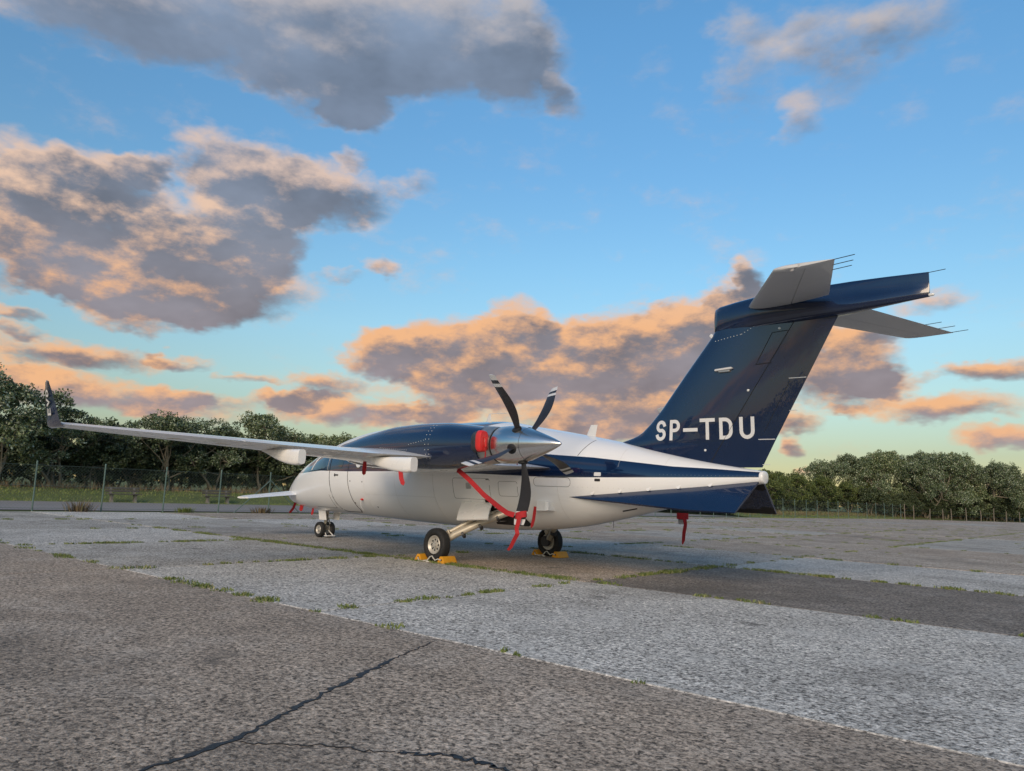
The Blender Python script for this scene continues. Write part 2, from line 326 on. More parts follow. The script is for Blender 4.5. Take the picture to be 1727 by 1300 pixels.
def slab(u0, u1, v0, v1, tone, pale, dz=None):
    g = .016; cu, cv = (u0 + u1) / 2, (v0 + v1) / 2; a, b_ = (u1 - u0) / 2 - g, (v1 - v0) / 2 - g
    dz = rs.uniform(-.006, .003) if dz is None else dz
    # an outline with slightly chipped edges, a chamfered rim and a shallow depth
    def ring(inset, z):
        pts = []
        for (sx, sy) in ((-1, -1), (1, -1), (1, 1), (-1, 1)):
            pts.append((sx * (a - inset), sy * (b_ - inset)))
        out = []
        for i in range(4):
            p, q = pts[i], pts[(i + 1) % 4]
            for k in range(3): out.append((p[0] + (q[0] - p[0]) * k / 3, p[1] + (q[1] - p[1]) * k / 3, z))
        return out
    jit = [(rs.uniform(-.01, .008), rs.uniform(-.01, .008)) for _ in range(12)]
    rings = []
    for inset, z in ((0, -.05), (0, dz - .006), (.008, dz)):
        rings.append([(x + jx, y + jy, zz) for (x, y, zz), (jx, jy) in zip(ring(inset, z), jit)])
    v = [p for r in rings for p in r]; f = []
    for i in range(2):
        for j in range(12):
            A, B = i * 12 + j, i * 12 + (j + 1) % 12; f.append((A, B, B + 12, A + 12))
    f.append(tuple(range(24, 36)))
    ob = mesh('concrete_slab', v, f, 'concrete', apron, sharp=1, recalc=False)
    ob.location = grid(cu, cv); ob.rotation_euler.z = TH; ob.color = (*tone, pale)
    return ob
S = 4.27
US = [-S * 5 - .9, -S * 4, -S * 3, -S * 2, -S, 0.0, S * 3 + .4]
TONES = {}
for i, row in {0: [MIDG, MIDG, LIGHT, MIDG, LIGHT, LIGHT],
               1: [LIGHT, MIDG, MIDD, MIDD, WARM, DARK],
               2: [BROWN, LIGHT, MIDG, MIDG, MIDG, LIGHT],
               3: [BROWN, BROWN, MIDG, BROWN, BROWN, BROWN]}.items():
    for j, t in enumerate(row): TONES[(j, i)] = t
VS = [-4.44] + [-4.27 + S * k for k in range(1, 27)]
for i in range(len(VS) - 1):
    ul = (-19.2 - ORG.x + (VS[i] + S / 2) * math.sin(TH)) / math.cos(TH) + max(0, VS[i] - 80) * .28
    for j in range(len(US) - 1):
        if US[j + 1] < ul + .6: continue
        t = TONES.get((j, i)) or rs.choice([BROWN, BROWN, WARM, BROWN, MIDG])
        kk = rs.uniform(.93, 1.07); t = tuple(q * kk for q in t)
        pale = {LIGHT: 1.0, MIDG: .8, MIDD: .5, DARK: .25, BROWN: .35, WARM: .25}.get(TONES.get((j, i)), .4)
        slab(max(US[j], ul), US[j + 1], VS[i], VS[i + 1], t, pale, -.004 if i == 0 else None)
# the broad brown strip nearest the grass, cast in longer bays
V0 = VS[0]
for (u0, u1) in ((-22.3, -13.2), (-13.2, -4.3), (-4.3, 13.5)):
    slab(u0, u1, V0 - 7.6, V0 - .006, (.36, .288, .222), .3, .003)
    slab(u0, u1, V0 - 15.2, V0 - 7.6, (.355, .285, .22), .3)
# black sealant poured into the cracks of the near bay
def sealant(path, w, seed):
    r = random.Random(seed); pts = []
    for (a, b_) in zip(path[:-1], path[1:]):
        for k in range(16):
            t = k / 16; pts.append((a[0] + (b_[0] - a[0]) * t + r.gauss(0, .011), a[1] + (b_[1] - a[1]) * t + r.gauss(0, .011), 0))
    pts.append((*path[-1], 0)); n = len(pts); L = []; Rr = []
    for i, p in enumerate(pts):
        d = Vector(pts[min(i + 1, n - 1)]) - Vector(pts[max(i - 1, 0)]); d.normalize(); nn = Vector((-d.y, d.x, 0))
        ww = w * r.choice((.35, .6, .8, 1.0, 1.2, 1.5)) * min(1, (i + 1) / 4, (n - i) / 4); P = Vector(p)
        L.append(P + nn * ww / 2); Rr.append(P - nn * ww / 2)
    v = [(q.x, q.y, .007) for q in L] + [(q.x, q.y, .007) for q in Rr] + [(q.x, q.y, -.02) for q in L] + [(q.x, q.y, -.02) for q in Rr]
    f = []
    for i in range(n - 1): f += [(i, i + 1, n + i + 1, n + i), (i, 2 * n + i, 2 * n + i + 1, i + 1), (n + i, n + i + 1, 3 * n + i + 1, 3 * n + i)]
    return mesh('crack_sealant', v, f, 'tar', apron)
sealant([(6.60, -8.62), (6.40, -7.93), (6.10, -7.42), (5.80, -6.90), (5.47, -6.34)], .030, 1)
sealant([(6.98, -7.45), (7.20, -7.28), (7.45, -7.22), (7.75, -7.26)], .028, 2)
sealant([(6.44, -7.93), (6.70, -7.67), (6.98, -7.45)], .006, 3)
sealant([(5.47, -6.34), (5.33, -6.05), (5.16, -5.72)], .008, 4)
path = mesh('path', [(-31.6, -60, -.03), (-20.6, -60, -.03), (-21.8, 50, -.03), (-32.5, 50, -.03)], [(0, 1, 2, 3)], 'path_asphalt'); tag(path, kind='structure')

def bank_z(x, y):
    if y < 51: t = min(1, max(0, (-32.2 - x) / 4.2)); return -.05 + .62 * t * t * (3 - 2 * t)
    x0 = -21.6 + max(0, y - 84) * .27; t = min(1, max(0, (x0 - x) / 4.5)); return -.05 + .55 * t * t * (3 - 2 * t)
for ys_, x0_ in ((range(-60, 52, 4), lambda y: -32.2), (range(52, 128, 4), lambda y: -21.6 + max(0, y - 84) * .27)):
    V_ = []; F_ = []; ys_ = list(ys_); K = 12
    for y in ys_:
        for k in range(K + 1): x = x0_(y) - (k / K) ** 1.6 * 40; V_.append((x, y, bank_z(x, y)))
    for i in range(len(ys_) - 1):
        for k in range(K): a = i * (K + 1) + k; F_.append((a, a + 1, a + K + 2, a + K + 1))
    tag(mesh('grass_bank', V_, F_, 'grass_ground'), kind='structure')
# grass: mown strip behind the path, rough strip under the trees, weeds in the joints
def blades(name, spots, mat, hmin, hmax, wid, per, spread, seed, label, cat):
    r = np.random.default_rng(seed); P = []
    for (x, y, z, k) in spots: P += [(x, y, z, k)] * max(1, int(per * k))
    P = np.array(P); n = len(P)
    ang = r.uniform(0, 2 * np.pi, n); rad = spread * np.sqrt(r.uniform(0, 1, n)) * P[:, 3]
    c = P[:, :3].copy(); c[:, 0] += rad * np.cos(ang); c[:, 1] += rad * np.sin(ang)
    h = r.uniform(hmin, hmax, n) * (.6 + .4 * P[:, 3]); a2 = r.uniform(0, 2 * np.pi, n); lean = r.uniform(.1, .9, n) * h; la = r.uniform(0, 2 * np.pi, n)
    w = wid * r.uniform(.6, 1.3, n); dx = np.stack([np.cos(a2) * w / 2, np.sin(a2) * w / 2, 0 * w], 1)
    mid = c + np.stack([np.cos(la) * lean * .35, np.sin(la) * lean * .35, h * .6], 1); tip = c + np.stack([np.cos(la) * lean, np.sin(la) * lean, h], 1)
    V = np.stack([c - dx, c + dx, mid + dx * .7, mid - dx * .7, tip], 1).reshape(-1, 3)
    k = np.arange(n) * 5
    me = bpy.data.meshes.new(name); F = []
    for q in k.tolist(): F += [(q, q + 1, q + 2, q + 3), (q + 3, q + 2, q + 4)]
    me.from_pydata(V.tolist(), [], F); me.materials.append(MATS[mat]); ob = link(name, me)
    tag(ob, label, cat, kind='stuff'); return ob
sp = []
for k in range(2600):
    x = rs.uniform(-36.2, -31.8); y = rs.uniform(-14, 50); sp.append((x, y, bank_z(x, y) - .02, rs.uniform(.5, 1)))
for k in range(1500): x, y = rs.uniform(-24.8, -20.5), rs.uniform(52, 100); sp.append((x, y, bank_z(x, y) - .02, rs.uniform(.6, 1)))
blades('grass', sp, 'grass_blade', .05, .15, .018, 11, .5, 3, 'short green grass beyond the wire fence', 'grass')
sp = [(rs.uniform(-40, -36), rs.uniform(-14, 50), .5, rs.uniform(.5, 1)) for k in range(1100)]
sp += [(rs.uniform(-25.5, -23) + max(0, y_ - 84) * .27, y_, .1, rs.uniform(.5, 1)) for y_ in [rs.uniform(54, 112) for k in range(900)]]
blades('tall_grass', sp, 'dry_blade', .25, .6, .03, 8, .45, 4, 'tall rough grass at the foot of the trees', 'grass')
sp = []
def weeds(p, q, n, k0=.3, k1=1.0, gap=.5):
    r = random.Random(int(p[0] * 91 + q[1] * 37))
    for i in range(n):
        t = r.random(); t = .5 + .5 * math.sin(t * 9) * t if r.random() < gap else t
        g = grid(p[0] + (q[0] - p[0]) * t + r.gauss(0, .03), p[1] + (q[1] - p[1]) * t + r.gauss(0, .03), -.02); sp.append((g.x, g.y, -.006, r.uniform(k0, k1)))
for v_ in VS[1:14]: weeds((US[0], v_), (US[-1], v_), 46 if v_ < 10 else 36)
for u_ in US[1:-1]: weeds((u_, VS[0]), (u_, VS[12]), 85)
weeds((-4.4, V0), (1.6, V0), 20, .3, 1.0, .8); weeds((2.0, V0), (9, V0), 9, .2, .55); weeds((-20, V0), (-5, V0), 40)
weeds((-.2, 0.02), (10, 0.02), 22, .25, .8); weeds((0, .1), (0, 4.2), 34, .4, 1.0); weeds((-4.3, 4.27), (6, 4.27), 50, .4, 1.0); weeds((-13, 0.0), (-4, 0.0), 50, .4, 1.1)
weeds((0.0, -4.2), (0.0, -.2), 26, .2, .6); weeds((-4.3, -4), (-4.3, 0), 22, .25, .7); weeds((-8.5, -4), (-8.5, 0), 30, .35, .9)
weeds((-4.2, 0.0), (-.3, 0.0), 26, .5, 1.1); weeds((-8, 0.0), (-4.4, 0.0), 16, .4, .9)
blades('joint_weeds', sp, 'weed_blade', .014, .05, .015, 75, .16, 6, 'low green weeds growing in the joints of the concrete slabs', 'weeds')

# ---- pure geometry of the aircraft (X aft of main wheels, Y starboard, Z up) ----
def hermite(tab):
    xs=[t[0] for t in tab]; n=len(xs)
    def make(ys):
        d=[(ys[i+1]-ys[i])/(xs[i+1]-xs[i]) for i in range(n-1)]
        m=[d[0]]+[0 if d[i-1]*d[i]<=0 else 2*d[i-1]*d[i]/(d[i-1]+d[i]) for i in range(1,n-1)]+[d[-1]]
        def f(x):
            if x<=xs[0]: return ys[0]
            if x>=xs[-1]: return ys[-1]
            i=0
            while x>xs[i+1]: i+=1
            h=xs[i+1]-xs[i]; t=(x-xs[i])/h
            return ((1+2*t)*(1-t)**2*ys[i]+t*(1-t)**2*h*m[i]+t*t*(3-2*t)*ys[i+1]+t*t*(t-1)*h*m[i+1])
        return f
    return [make([t[k] for t in tab]) for k in range(1,len(tab[0]))]
# X, top, bottom, half width, z of max width
FUS=[(-7.43,.965,.915,.03,.94),(-7.36,1.04,.855,.11,.945),(-7.2,1.18,.79,.22,.96),(-6.73,1.50,.69,.42,1.02),(-6.2,1.75,.63,.58,1.12),
(-5.7,1.925,.605,.69,1.22),(-5.0,2.14,.585,.81,1.33),(-4.29,2.31,.58,.89,1.41),(-3.5,2.42,.57,.945,1.45),(-2,2.485,.54,.975,1.48),
(0,2.47,.52,.975,1.48),(1,2.33,.565,.93,1.46),(1.9,2.185,.665,.80,1.45),(2.86,2.01,.86,.61,1.44),(3.5,1.87,1.015,.47,1.44),
(4.3,1.71,1.22,.29,1.465),(4.9,1.615,1.385,.14,1.50),(5.07,1.59,1.42,.095,1.505)]
f_top,f_bot,f_hw,f_zc=hermite(FUS)

def fus(x,a,off=0.0):
    # a: angle from port horizontal, positive up
    c,s=math.cos(a),math.sin(a)
    zc=f_zc(x); hh=(f_top(x)-zc) if s>=0 else (zc-f_bot(x)); hw=f_hw(x)
    e=0.93
    cc=math.copysign(abs(c)**e,c); ss=math.copysign(abs(s)**e,s)
    y=-hw*cc; z=zc+hh*ss
    if off:
        ny,nz=-c/max(hw,.02),s/max(hh,.02); l=math.hypot(ny,nz); y+=off*ny/l; z+=off*nz/l
    return (x,y,z)
def fus_angle(x,z,side=-1):
    zc=f_zc(x); hh=(f_top(x)-zc) if z>=zc else (zc-f_bot(x))
    s=max(-1,min(1,(z-zc)/hh)); a=math.asin(math.copysign(abs(s)**(1/.93),s))
    return a if side<0 else math.pi-a
def fus_y(x,z):
    return fus(x,fus_angle(x,z))[1]

# ------------------------------------------------------------------ the aircraft (X aft of the main wheels, Y starboard, Z up)
plane = empty('airplane', (0, 0, 0))
tag(plane, 'white and navy twin pusher turboprop airplane with T-tail parked on the concrete', 'airplane')
PI = math.pi
# fuselage skin with a livery that is pure paint
def livery():
    mt, N, b = principled('fuselage_paint', WHITE, .26, 0, .6)
    s = N.n('ShaderNodeSeparateXYZ', ins={0: N.n('ShaderNodeTexCoord').outputs['Object']}); x, z = s.outputs[0], s.outputs[2]
    def curve(pts):
        nd = N.n('ShaderNodeFloatCurve', ins={'Value': N.mapr(x, -8, 6)}); cv = nd.mapping.curves[0]
        while len(cv.points) < len(pts): cv.points.new(.5, .5)
        for p, (a, c) in zip(cv.points, pts): p.location = ((a + 8) / 14, (c - 1) / 2); p.handle_type = 'VECTOR'
        nd.mapping.update(); return N.math('MULTIPLY_ADD', nd.outputs[0], 2.0, 1.0)
    up = curve([(-8, 1.48), (-5.9, 1.50), (-5.0, 1.86), (-4.0, 1.90), (-2.4, 1.92), (0, 1.93), (2, 1.795), (2.6, 1.76), (3.86, 1.636), (4.4, 1.613), (5.05, 1.574), (6, 1.55)])
    lo = curve([(-8, 1.5), (-5.9, 1.46), (-4.8, 1.512), (-3.6, 1.495), (-1.3, 1.512), (.2, 1.483), (2, 1.441), (3.6, 1.472), (4.44, 1.489), (5.05, 1.503), (6, 1.51)])
    st = N.math('MULTIPLY', N.math('GREATER_THAN', z, lo), N.math('LESS_THAN', z, up))
    # the navy crown over the wing
    xa = N.math('ADD', x, N.math('MULTIPLY', N.math('SUBTRACT', 2.48, z), 2.6))
    top = N.math('MULTIPLY', N.math('GREATER_THAN', z, 1.9), N.math('MULTIPLY', N.math('GREATER_THAN', N.math('SUBTRACT', x, N.math('MULTIPLY', N.math('SUBTRACT', 2.48, z), 2.0)), -2.3), N.math('LESS_THAN', xa, .52)))
    f = N.math('MAXIMUM', st, top)
    f = N.math('MULTIPLY', f, N.math('LESS_THAN', x, 5.055))
    co = N.n('ShaderNodeTexCoord').outputs['Object']
    dirt = N.noise(N.vmath('MULTIPLY', co, (.5, 1, 1)), 2.2, 5, .6)
    wcol = N.mix(N.mapr(dirt, .35, .75, 0, .5), (.84, .84, .84, 1), (.78, .775, .765, 1))
    c = N.mix(f, wcol, (*NAVY, 1)); N.t.links.new(c, b.inputs['Base Color'])
    N.t.links.new(N.mapr(f, 0, 1, .27, .14), b.inputs['Roughness']); N.t.links.new(N.mapr(f, 0, 1, .5, 1.0), b.inputs['Coat Weight'])
livery()
NA = 72
xs = sorted(set([-7.43, -7.41, -7.38, -7.34, -7.28] + [round(-7.2 + .085 * k, 3) for k in range(144)] + [5.0, 5.05, 5.07]))
xs = [x for x in xs if x <= 5.07]
v = [fus(x, 2 * PI * k / NA) for x in xs for k in range(NA)]; f = []
def in_bay(x, a):     # wheel bay openings low on both flanks
    a = (a + PI) % (2 * PI) - PI
    if abs(a) > PI / 2: a = math.copysign(PI - abs(a), a)
    return .55 < x < 1.20 and -1.0 < a < -.46 - max(0, x - .62) * .85
for i in range(len(xs) - 1):
    for k in range(NA):
        if in_bay((xs[i] + xs[i + 1]) / 2, 2 * PI * (k + .5) / NA): continue
        q = (k + 1) % NA; f.append((i * NA + k, i * NA + q, (i + 1) * NA + q, (i + 1) * NA + k))
f += [tuple(range(NA)), tuple(range((len(xs) - 1) * NA, len(xs) * NA))]
fuselage = mesh('fuselage', v, f, 'fuselage_paint', plane)
# rounded white tail cap
MB().loft([[(x, y * s_, 1.505 + (z - 1.505) * s_) for (_, y, z) in [fus(5.06, 2 * PI * k / 28) for k in range(28)]] for x, s_ in ((5.055, 1.012), (5.085, 1.02), (5.10, .95), (5.108, .75), (5.11, .3))]).build('tail_cap', 'white_paint', plane)
for sd in (-1, 1):    # dark wells behind the bay openings
    MB().loft([[(x, sd * y, z) for y, z in ((.80, 1.06), (.30, 1.06), (.25, .72), (.52, .64))] for x in (.50, .90, 1.24)]).build('wheel_bay', 'dark_gap', plane)
def patch(name, outline, mat, off, parent=None, side=-1, thick=.004, n=10):
    # outline: closed list of (x, z) on the flank; a thin shell that follows the skin
    cx = sum(p[0] for p in outline) / len(outline); cz = sum(p[1] for p in outline) / len(outline); rings = []
    for k in range(n + 1):
        t = k / n
        rings.append([(cx + (x - cx) * t, cz + (z - cz) * t) for x, z in outline])
    def pt(x, z, o_):
        a = fus_angle(x, z); p = fus(x, a, o_); return (p[0], p[1] * (-side), p[2])
    m_ = len(outline); v = [pt(cx, cz, off)]; f = []
    for r in rings[1:]: v += [pt(x, z, off) for x, z in r]
    v += [pt(x, z, off - thick - .004) for x, z in outline]
    for j in range(m_): f.append((0, 1 + j, 1 + (j + 1) % m_))
    for k in range(n):
        for j in range(m_):
            a, b_ = 1 + k * m_ + j, 1 + k * m_ + (j + 1) % m_; f.append((a, b_, b_ + m_, a + m_))
    return mesh(name, v, f, mat, parent)
def seam(name, pts, r, mat, parent, side=-1, closed=False):
    out = []
    for i in range(len(pts) - (0 if closed else 1)):
        p, q = pts[i], pts[(i + 1) % len(pts)]
        for k in range(4):
            t = k / 4; x, z = p[0] + (q[0] - p[0]) * t, p[1] + (q[1] - p[1]) * t
            w = fus(x, fus_angle(x, z), .0005); out.append((w[0], w[1] * (-side), w[2]))
    if not closed:
        w = fus(pts[-1][0], fus_angle(*pts[-1]), .0005); out.append((w[0], w[1] * (-side), w[2]))
    return MB().tube(out, r, 5).build(name, mat, parent)
def rounded(x0, x1, z0, z1, r, n=5):
    out = []
    for cx, cz, a0 in ((x1 - r, z1 - r, 0), (x0 + r, z1 - r, PI / 2), (x0 + r, z0 + r, PI), (x1 - r, z0 + r, 1.5 * PI)):
        for k in range(n + 1):
            a = a0 + PI / 2 * k / n; out.append((cx + r * math.cos(a), cz + r * math.sin(a)))
    return out
# entry door
door_outline = [(-4.32, .70), (-4.31, 1.2), (-4.33, 1.5), (-4.37, 1.80), (-4.32, 1.93), (-4.20, 1.98), (-3.70, 2.0), (-3.58, 1.95), (-3.54, 1.8), (-3.54, 1.4), (-3.53, 1.0), (-3.54, .72), (-3.62, .665), (-4.22, .655)]
seam('door_seam', door_outline, .0075, 'dark_gap', plane, closed=True)
dh = patch('door_handle', rounded(-4.09, -3.93, 1.405, 1.435, .012), 'dark_metal', .006, plane)
patch('door_latch', rounded(-4.10, -4.06, 1.39, 1.45, .012), 'dark_metal', .008, plane)
# cabin windows, blinds drawn, and the cockpit glazing
for side in (-1, 1):
    for i, x in enumerate((-3.16, -2.62, -2.08, -1.54, -1.0, -.46)):
        wn = patch('cabin_window', rounded(x - .13, x + .13, 1.545, 1.86, .125), 'glass_dark', .003, plane, side)
        patch('blind', rounded(x - .10, x + .10, 1.575, 1.83, .095), 'window_blind', .005, wn, side)
    wn = patch('cabin_window', rounded(-3.99, -3.77, 1.56, 1.83, .105), 'glass_dark', .003, plane, side)
    patch('cockpit_side_window', [(-5.28, 1.56), (-4.72, 1.545), (-4.56, 1.58), (-4.54, 1.80), (-4.66, 1.92), (-4.95, 1.90), (-5.16, 1.78)], 'glass_dark', .004, plane, side)
    patch('windshield', [(-5.95, 1.50), (-5.36, 1.56), (-5.22, 1.80), (-5.02, 1.98), (-4.98, 2.09), (-5.30, 2.00), (-5.7, 1.87), (-5.95, 1.70)], 'glass_dark', .004, plane, side)
    seam('window_post', [(-5.33, 1.53), (-5.20, 1.79), (-5.0, 1.97)], .012, 'white_paint', plane, side)
seam('cockpit_seam', [(-4.46, 1.53), (-4.47, 1.8), (-4.5, 2.0), (-4.5, 2.1)], .006, 'brushed_metal', plane)
seam('panel_seam', [(2.42, 2.05), (2.40, 1.95), (2.36, 1.84), (2.34, 1.78)], .004, 'dark_gap', plane)
seam('panel_seam', rounded(1.62, 2.28, 1.30, 1.44, .06), .003, 'dark_gap', plane, closed=True)
seam('panel_seam', rounded(-.2, .7, 1.05, 1.4, .04), .0025, 'dark_gap', plane, closed=True)
seam('panel_seam', rounded(.9, 1.3, 1.12, 1.36, .04), .0025, 'dark_gap', plane, closed=True)
for x_, z0_, z1_ in ((-2.95, .62, 1.49), (-1.9, .60, 1.49), (-.75, .60, 1.49), (2.05, .78, 1.43), (3.05, 1.62, 1.90), (3.75, 1.66, 1.78)):
    seam('panel_seam', [(x_, z0_ + (z1_ - z0_) * k / 6) for k in range(7)], .0016, 'belly_grey', plane)
for z_ in (1.05,): seam('panel_seam', [(-2.95 + 2.2 * k / 8, z_) for k in range(9)], .0016, 'belly_grey', plane)
rvf = MB()
for x0_, x1_, z_ in ((3.7, 5.0, 1.515), (1.5, 3.4, 1.30)):
    for k in range(24):
        x = x0_ + (x1_ - x0_) * k / 23; w = fus(x, fus_angle(x, z_), .0); rvf.revolve([(-.002, .0045), (.002, .004)], w, (0, -1, .05), 5)
for k in range(30):
    x = -.8 + 2.6 * k / 29; w = fus(x, fus_angle(x, 1.44), .0); rvf.revolve([(-.002, .004), (.0015, .0035)], w, (0, -1, 0), 5)
tag(rvf.build('rivets', 'brushed_metal', fuselage), kind='stuff')
seam('nose_seam', [(-6.75, .85), (-6.72, 1.05), (-6.72, 1.3), (-6.74, 1.46)], .003, 'dark_gap', plane)
seam('nose_bay_seam', [(-5.4, .72), (-4.5, .72), (-4.45, .80), (-4.45, 1.0)], .003, 'dark_gap', plane)
patch('placard', rounded(2.68, 2.79, 1.475, 1.53, .01), 'window_blind', .003, plane)
patch('vent_grille', rounded(2.69, 2.78, 1.395, 1.435, .008), 'dark_gap', .003, plane)
patch('vent_slot', [(2.98, .955), (3.22, 1.005), (3.23, 1.02), (2.99, .972)], 'dark_gap', .003, plane)
for (x, z) in ((-3.45, 1.30), (-3.0, 1.29), (-2.75, .80), (-3.5, .86)): patch('port_cap', rounded(x - .014, x + .014, z - .014, z + .014, .0139, 3), 'dark_metal', .003, plane, n=2)
patch('drain_grille', rounded(.14, .26, 1.22, 1.32, .01), 'brushed_metal', .004, plane)
patch('small_placard', rounded(.62, .68, 1.375, 1.39, .004), 'dark_metal', .003, plane)

# aerofoil surfaces
def yt(s, t): return 5 * t * (.2969 * math.sqrt(max(s, 0)) - .126 * s - .3516 * s * s + .2843 * s ** 3 - .1036 * s ** 4)
def foil(name, stations, s0, s1, mat, parent, camber=0.0, n=14, dent=0.0):
    # station: leading edge, trailing edge, thickness ratio, thickness direction
    rings = []
    ss = [s0 + (s1 - s0) * (.5 - .5 * math.cos(PI * k / n)) if s0 == 0 else s0 + (s1 - s0) * k / n for k in range(n + 1)]
    for le, te, t, nd in stations:
        le, te, nd = Vector(le), Vector(te), Vector(nd).normalized(); c = (te - le).length; ch = te - le
        up = [le + ch * s + nd * c * (camber * 4 * s * (1 - s) + yt(s, t)) for s in ss]
        dn = [le + ch * s + nd * c * (camber * 4 * s * (1 - s) - yt(s, t)) for s in ss]
        ring = up[::-1] + (dn[1:] if s0 == 0 else dn)
        if s1 >= 1: ring = ring[:]
        rings.append(ring)
    return MB().loft(rings).build(name, mat, parent, 50)
def lerp_st(a, b, t):
    L = lambda p, q: tuple(p[i] + (q[i] - p[i]) * t for i in range(3))
    return (L(a[0], b[0]), L(a[1], b[1]), a[2] + (b[2] - a[2]) * t, L(a[3], b[3]))
def at_y(sts, y):
    for a, b in zip(sts[:-1], sts[1:]):
        if min(abs(a[0][1]), abs(b[0][1])) - 1e-6 <= y <= max(abs(a[0][1]), abs(b[0][1])) + 1e-6:
            return lerp_st(a, b, (y - abs(a[0][1])) / (abs(b[0][1]) - abs(a[0][1])))
def span(sts, y0, y1):
    ys = [y0] + [abs(s_[0][1]) for s_ in sts if y0 + .01 < abs(s_[0][1]) < y1 - .01] + [y1]
    return [at_y(sts, y) for y in ys]
for sd in (-1, 1):
    T = [(.70, -1.42, 1.95, 1.585, .085), (.95, -1.40, 1.86, 1.59, .09), (1.2, -1.38, 1.35, 1.60, .115), (1.5, -1.34, 1.02, 1.61, .14), (1.75, -1.32, .95, 1.62, .14), (2.065, -1.29, .93, 1.64, .14),
         (2.42, -1.26, .95, 1.668, .105), (2.62, -1.25, .62, 1.682, .115), (3.0, -1.23, .275, 1.694, .125), (7.0, -1.07, -.53, 1.80, .12)]
    sts = [((lx, sd * y, z + .012), (tx, sd * y, z), t, (0, 0, 1)) for y, lx, tx, z, t in T]
    foil('wing', sts, 0, .745, 'white_paint', plane, .012)
    foil('inner_flap', span(sts, .72, 1.74), .75, 1, 'white_paint', plane, .012, 8)
    foil('wing_trailing_edge', span(sts, 1.742, 2.40), .75, 1, 'white_paint', plane, .012, 8)
    foil('outer_flap', span(sts, 2.405, 4.86), .75, 1, 'white_paint', plane, .012, 8)
    foil('aileron', span(sts, 4.875, 6.90), .75, 1, 'white_paint', plane, .012, 8)
    foil('wing_tip', span(sts, 6.91, 7.0), .745, 1, 'white_paint', plane, .012, 8)
    # access panels under the wing
    for y in (3.55, 4.9, 5.55):
        le, te, t, _ = at_y(sts, y); c = te[0] - le[0]; xx = le[0] + c * .45
        MB().revolve([(-.004, .13), (.003, .13)], (xx, sd * y, le[2] - c * (yt(.45, t) - .012)), (0, 0, 1), 24).build('access_panel', 'belly_grey', plane)
    # winglet
    wl = [((-1.075, sd * 6.985, 1.77), (-.50, sd * 6.985, 1.765), .12, (0, sd, -.25)), ((-1.07, sd * 7.03, 1.80), (-.49, sd * 7.03, 1.79), .12, (0, sd, -.5)), ((-1.05, sd * 7.065, 1.87), (-.50, sd * 7.065, 1.86), .10, (0, sd, -.15)),
          ((-.97, sd * 7.12, 2.10), (-.60, sd * 7.12, 2.10), .10, (0, sd, -.12)), ((-.88, sd * 7.17, 2.32), (-.70, sd * 7.17, 2.30), .09, (0, sd, -.1)), ((-.82, sd * 7.175, 2.345), (-.70, sd * 7.175, 2.32), .06, (0, sd, -.1))]
    winglet = foil('winglet', wl, 0, 1, 'navy_paint', plane, 0, 12)
    # flap track fairings
    for (y, x0, x1, zt, hh, ww) in ((2.74, -.50, .96, 1.675, .235, .085), (4.22, -.85, .32, 1.70, .225, .075)):
        rings = []
        for k in range(15):
            t = k / 14; x = x0 + (x1 - x0) * t
            hgt = hh * (.12 + .88 * math.sin(min(1, t * 1.12) * PI / 2) ** 1.3) * (1 if t < .93 else 1 - (t - .93) * 1.2); wid = ww * math.sin(min(1, .12 + t * 1.35) * PI / 2) * (1 if t < .9 else 1 - (t - .9) * 2.2)
            tx = at_y(sts, y)[1][0]; ztop = zt - .02 - max(0, t - .55) * .02
            zb = ztop - hgt; ring = []
            for q in range(18):
                a = 2 * PI * q / 18; c_, s_ = math.cos(a), math.sin(a)
                ring.append((x, sd * (y + wid * math.copysign(abs(c_) ** .6, c_)), (ztop + zb) / 2 + hgt / 2 * math.copysign(abs(s_) ** .55, s_)))
            rings.append(ring)
        MB().loft(rings).build('flap_track_fairing', 'white_paint', plane, 45)
# foreplane
for sd in (-1, 1):
    cs = [((-7.02, sd * .22, 1.005), (-6.18, sd * .22, .985), .12, (0, 0, 1)), ((-7.0, sd * .52, .975), (-6.26, sd * .52, .955), .12, (0, 0, 1)), ((-6.96, sd * 1.55, .865), (-6.43, sd * 1.55, .85), .12, (0, 0, 1)), ((-6.92, sd * 1.66, .85), (-6.48, sd * 1.66, .838), .10, (0, 0, 1))]
    foil('foreplane', cs, 0, .72, 'white_paint', plane, .01)
    foil('foreplane_flap', span(cs, .5, 1.6), .725, 1, 'white_paint', plane, .01, 6)
    foil('foreplane_root', span(cs, .22, .495), .725, 1, 'white_paint', plane, .01, 6)

